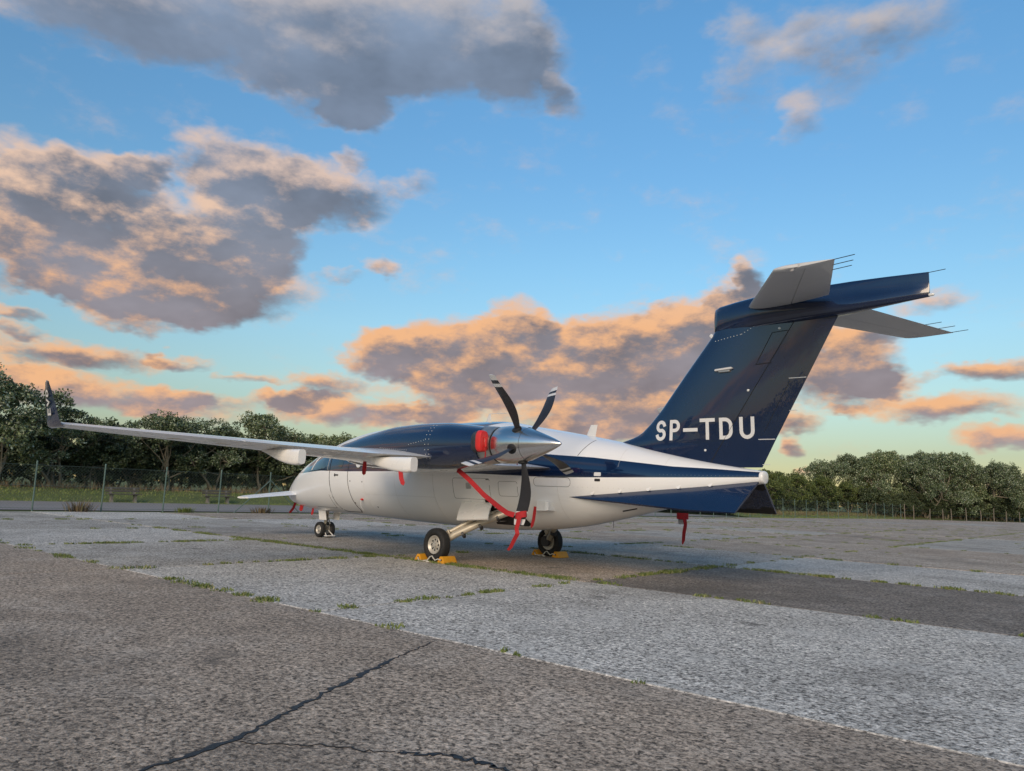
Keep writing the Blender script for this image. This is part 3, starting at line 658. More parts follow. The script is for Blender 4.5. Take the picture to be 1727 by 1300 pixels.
# engine nacelles, exhausts, propellers
NAC = [(-1.92, 1.90, 1.72, .16, 1.81), (-1.88, 1.93, 1.69, .20, 1.81), (-1.53, 2.0, 1.58, .28, 1.80), (-.95, 2.11, 1.52, .34, 1.80), (-.2, 2.205, 1.50, .375, 1.82), (.5, 2.225, 1.49, .385, 1.84), (1.0, 2.215, 1.495, .38, 1.85), (1.5, 2.165, 1.53, .35, 1.85), (1.86, 2.12, 1.57, .305, 1.85)]
n_top, n_bot, n_hw, n_zc = hermite(NAC)
def nac(x, a, sd, k=1.0):
    c, s = math.cos(a), math.sin(a); zc = n_zc(x); hh = (n_top(x) - zc) if s >= 0 else (zc - n_bot(x)); e = .9
    return (x, sd * (2.065 + k * n_hw(x) * math.copysign(abs(c) ** e, c)), zc + k * hh * math.copysign(abs(s) ** e, s))
for sd in (-1, 1):
    M = 40; xn = [-1.92, -1.9, -1.86] + [-1.8 + .09 * k for k in range(41)] + [1.86]
    nb = MB().loft([[nac(-1.80, 2 * PI * k / M, sd, .55) for k in range(M)], [nac(-1.90, 2 * PI * k / M, sd, .8) for k in range(M)]] + [[nac(x, 2 * PI * k / M, sd) for k in range(M)] for x in xn])
    nacelle = nb.build('nacelle', 'navy_paint', plane)
    rv = MB()                   # flush rivet rows
    for x in (.82, .90):
        for k in range(9):
            a = -.55 + k * .19; p = nac(x, a, sd); rv.revolve([(-.003, .007), (.0025, .006)], p, (0, sd * math.cos(a), math.sin(a)), 6)
    for k in range(14):
        x = -.35 + k * .055; a = .02 - .012 * k; p = nac(x, a, sd); rv.revolve([(-.003, .0055), (.0025, .005)], p, (0, sd * math.cos(a), math.sin(a)), 6)
    for k in range(7):
        x = .42 + k * .06; a = .05 + .02 * k; p = nac(x, a, sd); rv.revolve([(-.003, .0055), (.0025, .005)], p, (0, sd * math.cos(a), math.sin(a)), 6)
    tag(rv.build('rivets', 'lens', nacelle), kind='stuff')
    cy = sd * 2.065; HZ = 1.85
    MB().revolve([(1.80, .285), (1.86, .283), (2.0, .272), (2.10, .262), (2.105, .20)], (0, cy, HZ), (1, 0, 0), 40).build('rear_cowl', 'brushed_metal', plane)
    MB().revolve([(2.105, .255), (2.125, .255)], (0, cy, HZ), (1, 0, 0), 40).build('cowl_gap', 'dark_gap', plane)
    for q in (-1, 1):           # exhaust stacks on either flank
        rings = []
        for x, oy, h, w in ((1.70, .20, .12, .06), (1.86, .285, .145, .075), (1.97, .32, .155, .085), (1.98, .32, .13, .07), (1.90, .31, .12, .06)):
            rings.append([(x, cy + q * (oy + w * math.copysign(abs(math.cos(a)) ** .7, math.cos(a))), HZ + .03 + h * math.copysign(abs(math.sin(a)) ** .7, math.sin(a))) for a in [2 * PI * k / 24 for k in range(24)]])
        MB().loft(rings).build('exhaust_stack', 'dark_metal', plane)
    spn = MB().revolve([(2.125, .20), (2.13, .255), (2.16, .266), (2.34, .270), (2.50, .258), (2.66, .228), (2.90, .150), (3.10, .078), (3.20, .036), (3.235, .014), (3.245, .002)], (0, cy, HZ), (1, 0, 0), 48).build('spinner', 'polished_metal', plane, 60)
    MB().revolve([(2.655, .2295), (2.661, .2285)], (0, cy, HZ), (1, 0, 0), 48, False).build('spinner_seam', 'dark_metal', spn)
    PX, RB = 2.54, 1.11
    for b in range(5):
        ang = RAD(-90 + 72 * b); rd = Vector((0, math.cos(ang), math.sin(ang))); tg = Vector((0, -math.sin(ang), math.cos(ang)))
        if sd > 0: tg = -tg
        rings = []
        for k in range(19):
            t = k / 18; r = .20 + (RB - .20) * t
            ch = [.09, .10, .14, .175, .195, .20, .195, .185, .165][min(8, int(t * 8))]; nx = [.09, .10, .14, .175, .195, .20, .195, .185, .165][min(8, int(t * 8) + 1)]; ch = ch + (nx - ch) * (t * 8 - int(t * 8))
            if t > .99: ch *= .9
            beta = RAD(100 - 26 * t); cd = tg * math.cos(beta) + Vector((1, 0, 0)) * math.sin(beta); nd = rd.cross(cd).normalized()
            th = .5 - .42 * min(1, t * 3.2) if t < .31 else .08
            cen = Vector((PX, cy, HZ)) + rd * r + cd * (.055 * math.sin(PI * min(1, t * 1.15)) - .12 * max(0, t - .5) ** 1.5)
            up = [cen + cd * ch * (s_ - .42) + nd * ch * yt(s_, max(th, .07)) * 1.15 for s_ in [0, .02, .1, .25, .45, .7, .9, 1]]
            dn = [cen + cd * ch * (s_ - .42) - nd * ch * yt(s_, max(th, .07)) * .85 for s_ in [.9, .7, .45, .25, .1, .02]]
            rings.append(up + dn)
        bl = MB().loft(rings).build('propeller_blade', 'blade_paint' if 'blade_paint' in MATS else 'black_rubber', spn, 50)
        MB().revolve([(.225, .072), (.262, .070), (.272, .052)], (PX, cy, HZ), rd, 20).build('blade_cuff', 'dark_gap', spn)

# fin, rudder, tailplane
def lin(tab, z):
    for a, b in zip(tab[:-1], tab[1:]):
        if a[0] <= z <= b[0]: return a[1] + (b[1] - a[1]) * (z - a[0]) / (b[0] - a[0])
    return tab[-1][1] if z > tab[-1][0] else tab[0][1]
FLE = [(1.50, 2.55), (2.0, 2.62), (2.055, 2.82), (2.10, 2.98), (2.17, 3.11), (2.30, 3.26), (2.52, 3.47), (3.0, 3.86), (3.51, 4.29), (3.60, 4.35), (3.66, 4.36)]
FTE = [(1.50, 4.99), (1.60, 5.04), (2.02, 5.26), (2.81, 5.69), (3.60, 6.12), (3.66, 6.15)]
FHG = [(1.50, 4.18), (1.77, 4.36), (3.62, 5.58), (3.66, 5.61)]
FZ = [1.52, 1.65, 1.8, 1.95, 2.03, 2.055, 2.08, 2.12, 2.17, 2.23, 2.30, 2.4, 2.52, 2.75, 3.0, 3.25, 3.51, 3.60, 3.64]
def fin_half(x, z):
    le, te = lin(FLE, z), lin(FTE, z); s = min(1, max(0, (x - le) / (te - le))); return yt(s, fin_t(z)) * (te - le)
def fin_t(z): return .105 if z > 2.3 else .105 - .03 * (2.3 - z) / .8
fst = [((lin(FLE, z), 0, z), (lin(FTE, z), 0, z), fin_t(z), (0, 1, 0)) for z in FZ]
def foil_z(name, zs, xa, xb, mat, parent, n=16):
    rings = []
    for z in zs:
        le, te = lin(FLE, z), lin(FTE, z); x0, x1 = xa(z), xb(z)
        ss = [x0 + (x1 - x0) * ((k / n) ** 1.8 if x0 <= le + 1e-6 else k / n) for k in range(n + 1)]
        rings.append([(x, -fin_half(x, z), z) for x in ss] + [(x, fin_half(x, z), z) for x in ss[::-1][(1 if abs(x1 - te) < 1e-6 else 0):(-1 if abs(x0 - le) < 1e-6 else None)]])
    return MB().loft(rings).build(name, mat, parent, 50)
hg = lambda z: lin(FHG, z)
fin = foil_z('fin', FZ, lambda z: lin(FLE, z), lambda z: hg(z) - .004, 'navy_paint', plane)
RZ = [1.64, 1.8, 2.02, 2.3, 2.55, 2.81, 3.1, 3.4, 3.60]
rudder = foil_z('rudder', RZ, lambda z: hg(z) + .004, lambda z: lin(FTE, z), 'navy_paint', plane, 10)
def fin_line(name, pts, r, mat, parent):
    o_ = []
    for p, q in zip(pts[:-1], pts[1:]):
        for k in range(8): t = k / 8; x, z = p[0] + (q[0] - p[0]) * t, p[1] + (q[1] - p[1]) * t; o_.append((x, -fin_half(x, z) - .0004, z))
    o_.append((pts[-1][0], -fin_half(*pts[-1]) - .0004, pts[-1][1])); return MB().tube(o_, r, 5).build(name, mat, parent)
fin_line('hinge_gap', [(hg(1.7), 1.7), (hg(2.5), 2.5), (hg(3.58), 3.58)], .0055, 'dark_gap', fin)
fin_line('horn_seam', [(5.47, 3.48), (5.26, 3.47), (5.02, 3.05), (5.24, 3.06)], .006, 'dark_gap', fin)
tab = lambda z: lin(FTE, z) - .21
fin_line('tab_seam', [(tab(2.12), 2.12), (tab(2.80), 2.80)], .003, 'dark_gap', rudder)
for z in (2.02, 2.83): fin_line('tab_stripe', [(lin(FTE, z) - .24, z), (lin(FTE, z) - .012, z)], .006, 'letter_white', rudder)
for (x, z) in ((5.36, 3.52), (4.90, 2.70), (4.24, 1.88)): MB().revolve([(0, .018), (.006, .017), (.010, .010)], (x, -fin_half(x, z) + .001, z), (0, -1, 0), 14).build('plug', 'lens', fin)
yy = -fin_half(4.55, 3.0)
MB().box((4.55, yy - .02, 3.02), (.27, .05, .035), ((.99, 0, .05), (0, 1, 0), (-.05, 0, .99)), .5).build('logo_light', 'tail_white', fin)
MB().box((4.56, yy - .012, 2.993), (.17, .04, .03), None, .3).build('light_bracket', 'brushed_metal', fin)
MB().box((4.305, 0, 3.545), (.05, .06, .07), ((.77, 0, .63), (0, 1, 0), (-.63, 0, .77)), .3).build('leading_edge_cap', 'tail_white', fin)
rvt = MB()
for k in range(9): x = 4.40 + .05 * k; z = 3.45 + .006 * k; rvt.revolve([(0, .006), (.003, .005)], (x, -fin_half(x, z), z), (0, -1, 0), 6)
for k in range(6): x = 4.82 + .045 * k; z = 3.50 + .022 * k; rvt.revolve([(0, .006), (.003, .005)], (x, -fin_half(x, z), z), (0, -1, 0), 6)
tag(rvt.build('rivets', 'lens', fin), kind='stuff')
# registration, wrapped on the fin
def text_mesh(txt, size, offset=0.0, spacing=1.0):
    cu = bpy.data.curves.new('text', 'FONT'); cu.body = txt; cu.size = size; cu.offset = offset; cu.space_character = spacing; cu.resolution_u = 6; cu.fill_mode = 'BOTH'
    ob = bpy.data.objects.new('text', cu); COL.objects.link(ob); dg = bpy.context.evaluated_depsgraph_get()
    me = bpy.data.meshes.new_from_object(ob.evaluated_get(dg)); bpy.data.objects.remove(ob); bpy.data.curves.remove(cu)
    return me
def place_text(name, me, fn, mat, parent):
    bm = bmesh.new(); bm.from_mesh(me); bmesh.ops.triangulate(bm, faces=bm.faces)
    for _ in range(2): bmesh.ops.subdivide_edges(bm, edges=[e for e in bm.edges if e.calc_length() > .09], cuts=1)
    bmesh.ops.triangulate(bm, faces=bm.faces)
    for v_ in bm.verts: v_.co = fn(v_.co.x, v_.co.y)
    bm.to_mesh(me); bm.free(); me.materials.clear(); me.materials.append(MATS[mat]); return link(name, me, parent)
# block capitals drawn stroke by stroke: (polyline, closed) in a 0..1 wide, 0..1 high cell
def arc(cx, cy, rx, ry, a0, a1, n=10): return [(cx + rx * math.cos(RAD(a0 + (a1 - a0) * k / n)), cy + ry * math.sin(RAD(a0 + (a1 - a0) * k / n))) for k in range(n + 1)]
GLYPH = {
 'S': [arc(.5, .74, .42, .26, 20, 90) + arc(.5, .74, .42, .26, 90, 250)[1:] + [(.5, .5)] + arc(.5, .26, .42, .26, 70, -90)[0:] + arc(.5, .26, .42, .26, -90, -160)[1:]],
 'P': [[(.08, 0), (.08, 1), (.5, 1)] + arc(.5, .74, .42, .26, 90, -90)[1:] + [(.08, .48)]],
 '-': [[(0, .48), (1, .48)]],
 'T': [[(0, 1), (1, 1)], [(.5, 1), (.5, 0)]],
 'D': [[(.08, 0), (.08, 1), (.42, 1)] + arc(.42, .66, .5, .34, 90, 0)[1:] + arc(.42, .34, .5, .34, 0, -90) + [(.08, 0)]],
 'U': [[(.08, 1), (.08, .34)] + arc(.5, .34, .42, .34, 180, 360)[1:] + [(.92, 1)]],
 'E': [[(.92, 1), (.08, 1), (.08, 0), (.92, 0)], [(.08, .52), (.8, .52)]],
 'V': [[(.04, 1), (.5, 0), (.96, 1)]],
 'O': [arc(.5, .5, .44, .5, 0, 360, 22)]}
def letter(ch, x0, z0, w, h, st, fn, mat, parent, name='letter'):
    mb = MB()
    for si, pl in enumerate(GLYPH[ch]):
        P_ = [Vector((x0 + p[0] * (w - st) + st / 2, z0 + p[1] * (h - st) + st / 2, 0)) for p in pl]
        Q = [P_[0]]
        for a, b in zip(P_[:-1], P_[1:]):
            m_ = max(1, int((b - a).length / .05))
            Q += [a + (b - a) * k / m_ for k in range(1, m_ + 1)]
        if (Q[0] - Q[-1]).length > .001:
            if ch in 'SPTDUEV-': Q[0] = Q[0] - (Q[1] - Q[0]).normalized() * st * (.5 if ch not in 'D' else 0); Q[-1] = Q[-1] + (Q[-1] - Q[-2]).normalized() * st * .5
        L, R_ = [], []; n = len(Q); loop = (Q[0] - Q[-1]).length < .001
        for i, p in enumerate(Q):
            d0 = (Q[i] - Q[i - 1]) if i else ((Q[1] - Q[0]) if not loop else Q[0] - Q[-2]); d1 = (Q[i + 1] - Q[i]) if i < n - 1 else ((Q[-1] - Q[-2]) if not loop else Q[1] - Q[0])
            d0 = d0.normalized(); d1 = d1.normalized(); dd = (d0 + d1).normalized(); nn = Vector((-dd.y, dd.x, 0)); k = 1 / max(.6, nn.dot(Vector((-d0.y, d0.x, 0))))
            L.append(p + nn * st / 2 * k); R_.append(p - nn * st / 2 * k)
        lift = .0004 * si
        for i in range(n - 1):
            q = [L[i], L[i + 1], R_[i + 1], R_[i]]; mb.add([fn(p.x, p.y, lift) for p in q], [(0, 1, 2, 3)])
    ob = mb.build(name, mat, parent, 80); return ob
on_fin = lambda x, z, l=0: (x, -fin_half(x, z) - .004 - l, z)
for ch, x0, w in (('S', 3.41, .20), ('P', 3.655, .20), ('-', 3.895, .235), ('T', 4.165, .235), ('D', 4.45, .225), ('U', 4.745, .245)):
    letter(ch, x0, 2.03, w, .305, .051, on_fin, 'letter_white', fin)
# maker's letters up the outer face of the port winglet
def on_winglet(u, v_, l=0):
    z = 1.90 + u; t = (z - 1.865) / (2.31 - 1.865); le = -1.05 + .17 * t; te = -.50 - .20 * t
    x = le + (te - le) * .56 - v_ * (1 - .35 * t); y = -(7.065 + .105 * t) - (te - le) * yt(.5, .10) - .004 - l - .012
    return (x, y, z)
wing_l = [o for o in plane.children if o.name.startswith('winglet')][0]
for ch, u in (('E', .0), ('V', .115), ('O', .225)): letter(ch, u, -.075, .10, .15, .026, on_winglet, 'letter_white', wing_l)

# fin-tip fairing with the blade-like tail
rings = []
for x, zt, zb, hw in ((4.345, 3.80, 3.60, .012), (4.37, 3.93, 3.56, .05), (4.45, 3.965, 3.55, .085), (4.7, 3.995, 3.55, .13), (5.0, 4.02, 3.555, .165), (5.5, 4.03, 3.57, .18), (5.9, 4.03, 3.585, .165), (6.3, 4.025, 3.61, .125), (6.7, 4.01, 3.64, .08), (7.0, 3.995, 3.662, .045), (7.185, 3.985, 3.675, .022), (7.20, 3.983, 3.678, .012)):
    ring = []; k_ = min(1, max(0, (x - 5.2) / 1.2))
    for q in range(24):
        a = 2 * PI * q / 24; c, s = math.cos(a), math.sin(a)
        # lower half stays round, upper half narrows to a vertical blade towards the tail
        wid = hw if s <= 0 else hw * (1 - k_ * .80 * min(1, s * 2.2))
        zc = zb + (zt - zb) * (.5 - .28 * k_)
        ring.append((x, wid * math.copysign(abs(c) ** .8, c), zc + (zt - zc) * s if s > 0 else zc + (zc - zb) * s))
    rings.append(ring)
bullet = MB().loft(rings).build('tail_fairing', 'navy_paint', plane, 45)
MB().revolve([(7.19, .020), (7.23, .019), (7.25, .010)], (0, 0, 3.70), (1, 0, 0), 12).build('tail_light', 'lens', bullet)
for sd in (-1, 1):
    ts = [((4.88, sd * .02, 3.875), (6.02, sd * .02, 3.865), .10, (0, 0, 1)), ((5.05, sd * .30, 3.845), (6.13, sd * .30, 3.835), .10, (0, 0, 1)), ((6.24, sd * 2.10, 3.672), (6.90, sd * 2.10, 3.662), .09, (0, 0, 1)), ((6.36, sd * 2.125, 3.668), (6.91, sd * 2.125, 3.66), .06, (0, 0, 1))]
    foil('tailplane', span(ts, .02, 2.02), 0, .545, 'tail_white', plane)
    foil('tailplane_tip', [at_y(ts, 2.025), ts[2], ts[3]], 0, .30, 'tail_white', plane)
    elv = foil('elevator', span(ts, .16, 2.02), .552, 1, 'tail_white', plane, 0, 8)
    horn = foil('elevator_horn', [at_y(ts, 2.022), ts[2], ts[3]], .36, 1, 'tail_white', elv, 0, 8)
    wk = MB()
    for y in (2.10, 1.86, 1.62):
        p = Vector(at_y(ts, y)[1]); wick = MB().tube([p - Vector((.02, 0, 0)), p + Vector((.2, 0, .012))], .0045, 5).build('static_wick', 'black_rubber', elv)
MB().tube([(7.18, 0, 3.975), (7.38, 0, 3.985)], .0045, 5).build('static_wick', 'black_rubber', bullet)
for z in (2.4, 1.68): MB().tube([(lin(FTE, z) - .02, 0, z), (lin(FTE, z) + .09, 0, z)], .004, 5).build('static_wick', 'tail_white', rudder)

# ventral strakes
for sd in (-1, 1):
    A, B_, Cc, Dd = Vector((2.18, sd * .685, 1.148)), Vector((5.04, sd * .09, 1.425)), Vector((4.97, sd * .60, 1.02)), Vector((4.28, sd * .615, 1.025))
    up = (B_ - A).cross(Dd - A).normalized(); up = up if up.z > 0 else -up
    rings = []
    for k in range(13):
        t = k / 12; top = A + (B_ - A) * t; td = t * (B_ - A).length
        if t < .74: bot = A + (Dd - A) * (t / .74)
        else: bot = Dd + (Cc - Dd) * ((t - .74) / .26)
        top = top + (top - bot).normalized() * .05 * min(1, t * 3) if t > .02 else top
        th = .003 + .028 * math.sin(PI * min(1, t * .8)); ring = []
        for s_ in (0, .2, .5, .8, 1): ring.append(top + (bot - top) * s_ + up * th * (.5 + .5 * math.sin(PI * s_)))
        for s_ in (1, .8, .5, .2, 0): ring.append(top + (bot - top) * s_ - up * th * (.5 + .5 * math.sin(PI * s_)))
        rings.append(ring)
    stk = MB().loft(rings).build('ventral_strake', 'navy_paint', plane, 50)
    plate_rings = []
    for rg in rings: plate_rings.append([rg[9] - up * .003 + (rg[5] - rg[9]) * .04, rg[5] - up * .003 - (rg[5] - rg[9]) * .02, rg[5] - up * .006 - (rg[5] - rg[9]) * .02, rg[9] - up * .006 + (rg[5] - rg[9]) * .04])
    MB().loft(plate_rings[1:]).build('strake_black_plate', 'black_rubber', stk, 50)  # thin black plate laid over the strake's inner face, darker than its navy
    for k in range(5):
        t = .16 + k * .155; x = 2.18 + 2.86 * t; z = 1.148 + .277 * t + .03; w = fus(x, fus_angle(x, z), .002)
        MB().revolve([(-.004, .035), (.003, .034)], (w[0], sd * -w[1], w[2]), (0, sd, .25), 12).build('strake_fastener', 'white_paint', stk)

# aerials
def blade_aerial(x, z, h, c0, c1, sweep, t, mat, parent, sgn=1):
    foil('aerial', [((x, 0, z), (x + c0, 0, z), t, (0, 1, 0)), ((x + sweep, 0, z + sgn * h), (x + sweep + c1, 0, z + sgn * h), t, (0, 1, 0))], 0, 1, mat, parent, 0, 8)
blade_aerial(-.46, 2.44, .19, .16, .06, .09, .10, 'tail_white', plane)
MB().tube([(-.36, 0, 2.632), (.10, 0, 2.625)], .006, 5).build('aerial_wire', 'tail_white', plane)
blade_aerial(1.98, 2.12, .21, .20, .14, .10, .12, 'tail_white', plane)
MB().tube([(2.58, 0, .82), (2.58, 0, .69)], .005, 5).build('drain_mast', 'dark_metal', plane)
# air outlet scoops low on the rear fuselage
for sd in (-1, 1):
    w = fus(1.74, fus_angle(1.74, .99)); yb = w[1] * -sd
    rings = []
    for k, (x, ex, hz) in enumerate(((1.60, .0, .075), (1.66, .085, .075), (1.86, .10, .07), (1.90, .075, .062))):
        rings.append([(x, yb + sd * (ex + .01), .99 + hz), (x, yb + sd * (ex + .01), .99 - hz), (x, yb - sd * .12, .99 - hz * 1.1), (x, yb - sd * .12, .99 + hz * 1.1)])
    MB().loft(rings).build('air_scoop', 'white_paint', plane, 30)

# landing gear
def wheel(cx, cy, r, w, out, parent):
    R0 = r * .56
    wl_ = MB().revolve([(-w * .36, R0 * .3), (-w * .36, R0), (-w * .1, R0 * 1.03), (w * .1, R0 * 1.03), (w * .36, R0 * 1.0), (w * .40, R0 * .95), (w * .30, R0 * .80), (w * .22, R0 * .72), (w * .20, R0 * .40), (w * .34, R0 * .34), (w * .38, R0 * .20), (w * .38, .004)], (cx, cy, r), (0, out, 0), 36).build('wheel', 'rim_paint', parent, 30)
    prof = [(-.33, .60), (-.44, .66), (-.5, .78), (-.48, .89), (-.40, .955), (-.30, .985), (-.285, .97), (-.26, .97), (-.245, .992), (-.10, 1.0), (-.09, .983), (-.065, .983), (-.055, 1.0), (.055, 1.0), (.065, .983), (.09, .983), (.10, 1.0), (.245, .992), (.26, .97), (.285, .97), (.30, .985), (.40, .955), (.48, .89), (.5, .78), (.44, .66), (.33, .60)]
    MB().revolve([(a * w, q * r) for a, q in prof] + [(-.33 * w, .6 * r)], (cx, cy, r), (0, out, 0), 48, False).build('tyre', 'tyre_rubber', wl_, 40)
    hb = MB()
    for k in range(8):
        a = 2 * PI * k / 8; hb.revolve([(w * .205, R0 * .115), (w * .222, R0 * .115)], (cx + R0 * .56 * math.cos(a), cy, r + R0 * .56 * math.sin(a)), (0, out, 0), 10)
    tag(hb.build('rim_openings', 'dark_gap', wl_), kind='stuff')
    nb_ = MB()
    for k in range(6): a = 2 * PI * (k + .5) / 6; nb_.revolve([(w * .34, R0 * .045), (w * .40, R0 * .045)], (cx + R0 * .27 * math.cos(a), cy, r + R0 * .27 * math.sin(a)), (0, out, 0), 6)
    tag(nb_.build('hub_bolts', 'dark_metal', wl_), kind='stuff')
    return wl_
for sd in (-1, 1):
    wheel(0, sd * 1.42, .275, .18, sd, plane)
    MB().tube([(1.02, sd * .62, .90), (.62, sd * .92, .70), (.22, sd * 1.22, .455), (.06, sd * 1.31, .33)], [.055, .06, .058, .05], 12).build('gear_leg', 'gear_metal', plane)
    MB().tube([(0, sd * 1.28, .285), (0, sd * 1.40, .285)], .045, 14).build('axle', 'gear_metal', plane)
    MB().tube([(.80, sd * .66, .90), (.42, sd * .98, .72), (.12, sd * 1.24, .50)], [.030, .036, .034], 10).build('shock_strut', 'gear_metal', plane)
    MB().tube([(.14, sd * 1.23, .51), (.03, sd * 1.30, .34)], .026, 10).build('torque_link', 'dark_metal', plane)
    MB().tube([(.95, sd * .58, .98), (.60, sd * .84, .80)], .018, 8).build('strut_rod', 'polished_metal', plane)
    MB().tube([(.90, sd * .64, .86), (.55, sd * .93, .64), (.20, sd * 1.19, .42), (.08, sd * 1.27, .36)], .009, 6).build('brake_hose', 'black_rubber', plane)
    MB().tube([(.70, sd * .72, .86), (.36, sd * 1.04, .62), (.16, sd * 1.24, .46)], .015, 8).build('actuator_rod', 'polished_metal', plane)
    MB().tube([(.62, sd * .80, .84), (.46, sd * .93, .75)], .040, 12).build('actuator_body', 'gear_metal', plane)
    MB().tube([(.86, sd * .74, .80), (.6, sd * .92, .66), (.34, sd * 1.10, .50), (.12, sd * 1.28, .40), (.05, sd * 1.33, .33)], .007, 6).build('brake_hose', 'tail_white', plane)
    for t_ in (.25, .5, .75): MB().revolve([(-.02, .066), (.02, .066)], (1.02 - .96 * t_ * .95, sd * (.62 + .69 * t_), .90 - .57 * t_ * 1.02), (-.8, sd * .57, -.48), 12).build('leg_collar', 'dark_metal', plane)
    MB().box((.08, sd * 1.25, .47), (.10, .07, .09), ((.8, 0, .6), (0, 1, 0), (-.6, 0, .8)), .25).build('link_bracket', 'gear_metal', plane)
    MB().box((.30, sd * 1.13, .56), (.10, .05, .07), None, .2).build('link_bracket', 'gear_metal', plane)
    MB().box((.52, sd * .95, .66), (.08, .08, .10), None, .2).build('link_bracket', 'gear_metal', plane)
    MB().revolve([(-.05, .10), (.02, .10), (.03, .07)], (0, sd * 1.31, .285), (0, sd, 0), 20).build('brake_drum', 'dark_metal', plane)
    a, b_, c, d = Vector((-.02, sd * .87, .99)), Vector((.70, sd * .845, .995)), Vector((1.02, sd * 1.24, .745)), Vector((.27, sd * 1.24, .695))
    nrm = (b_ - a).cross(d - a).normalized() * .012; rings = []
    for k in range(5):
        t = k / 4; p, q = a + (d - a) * t, b_ + (c - b_) * t; bow = nrm.normalized() * .02 * math.sin(PI * t) * (1 if nrm.z > 0 else -1)
        rings.append([p + nrm + bow, q + nrm + bow, q - nrm + bow, p - nrm + bow])
    gd = MB().loft(rings).build('gear_door', 'white_paint', plane, 30)
    for t in (.30, .72):
        p = a + (b_ - a) * t; MB().box(p + Vector((0, sd * .0, .012)), (.035, .03, .06), None, .3).build('door_hinge', 'tail_white', gd)
# nose gear
for sd in (-1, 1): wheel(-5.79, sd * .125, .178, .12, sd, plane)
MB().tube([(-5.79, -.15, .178), (-5.79, .15, .178)], .028, 10).build('nose_axle', 'gear_metal', plane)
MB().tube([(-5.72, 0, .72), (-5.76, 0, .42), (-5.79, 0, .18)], [.05, .046, .034], 12).build('nose_strut', 'gear_metal', plane)
MB().tube([(-5.66, 0, .44), (-5.58, 0, .32), (-5.70, 0, .20)], .016, 8).build('torque_link', 'brushed_metal', plane)
MB().tube([(-5.75, -.03, .6), (-5.60, -.05, .48), (-5.62, -.05, .34), (-5.72, -.05, .26)], .010, 6).build('hydraulic_hose', 'black_rubber', plane)
MB().box((-5.62, -.19, .515), (.30, .016, .225), ((1, 0, 0), (0, .98, .17), (0, -.17, .98)), .5).build('nose_gear_door', 'white_paint', plane)
MB().box((-5.62, .19, .515), (.30, .016, .225), ((1, 0, 0), (0, .98, -.17), (0, .17, .98)), .5).build('nose_gear_door', 'white_paint', plane)
MB().box((-5.56, 0, .045), (.10, .24, .025), None, .3).build('tow_fitting', 'tail_white', plane)
MB().tube([(-5.56, -.09, .05), (-5.72, -.05, .17)], .012, 6).tube([(-5.56, .09, .05), (-5.72, .05, .17)], .012, 6).build('tow_bracket', 'tail_white', plane)

# ------------------------------------------------------------------ covers, flags and chocks left on the parked aircraft
def ribbon_thing(name, pts, w, wdir, mat, label, cat, group=None, extra=None):
    base = Vector(pts[-1]); e = empty(name, base)
    r = MB().ribbon([Vector(p) - base for p in pts], w, wdir).build('strip', mat, e)
    if extra:
        for nm, mb, mt in extra: mb.v = [tuple(Vector(q) - base) for q in mb.v]; mb.build(nm, mt, e)
    tag(e, label, cat, group); return e
# port propeller strap: fixed under the nacelle, drawn round the lowest blade, loose tail
px, py = 2.54, -2.065
ring = MB().ribbon([(px + .095 * math.cos(a), py + .055 * math.sin(a), .875 + .02 * math.cos(a)) for a in [2 * PI * k / 20 for k in range(21)]], .085, (0, 0, 1))
tail = MB().ribbon([(px + .03, py - .06, .87), (px + .02, py - .07, .78), (px - .02, py - .06, .69), (px + .0, py - .06, .62), (px - .07, py - .05, .53), (px - .14, py - .04, .43), (px - .19, py - .04, .385)], [.06, .06, .055, .058, .055, .05, .035], (.71, .70, 0))
ribbon_thing('propeller_strap', [(1.06, -1.97, 1.50), (1.35, -2.0, 1.36), (1.75, -2.04, 1.13), (2.15, -2.09, .955), (2.32, -2.12, .895), (2.46, -2.12, .873)], .072, (0, .25, 1), 'red_fabric', 'long red strap from the engine nacelle to the lowest propeller blade', 'strap', None, [('blade_loop', ring, 'red_fabric'), ('strap_tail', tail, 'red_fabric')])
ring = MB().ribbon([(px + .11 * math.cos(a), 2.065 + .07 * math.sin(a), .885) for a in [2 * PI * k / 20 for k in range(21)]], .11, (0, 0, 1))
ribbon_thing('propeller_strap', [(px + .08, 2.0, .86), (px + .10, 2.0, .74), (px + .07, 2.0, .60), (px + .06, 2.0, .47), (px + .04, 2.0, .40)], [.065, .06, .06, .055, .02], (.8, .6, 0), 'red_fabric', 'red strap hanging below the blue ventral strake from the far propeller', 'strap', None, [('blade_loop', ring, 'red_fabric')])
# exhaust plugs
for sd in (-1, 1):
    for q in (-1, 1):
        cy = sd * 2.065 + q * .325; cz = 1.885
        e = empty('exhaust_plug', (1.965, cy, cz - .15))
        rings = []
        for dx, k in ((0, .9), (.03, 1.06), (.09, 1.06), (.115, .95), (.12, .6)):
            rings.append([(dx, .078 * k * math.copysign(abs(math.cos(a)) ** .6, math.cos(a)), .15 + .145 * k * math.copysign(abs(math.sin(a)) ** .6, math.sin(a))) for a in [2 * PI * n_ / 24 for n_ in range(24)]])
        MB().loft(rings).build('plug_body', 'red_plastic', e, 45)
        MB().tube([(.11, 0, .20), (.15, 0, .20), (.15, 0, .07), (.11, 0, .07)], .012, 8).build('handle', 'red_plastic', e)
        MB().ribbon([(.14, .0, .08), (.15, .0, -.02), (.145, .0, -.10), (.15, .0, -.15)], .022, (0, 1, 0)).build('pull_tab', 'red_fabric', e)
        where = 'outer' if q == sd else 'inner'
        eng = 'engine on the door side' if sd < 0 else 'engine away from the door'
        tag(e, 'red plug in the %s exhaust stack of the %s' % (where, eng), 'exhaust plug', 'red exhaust plugs')
    cy = 0
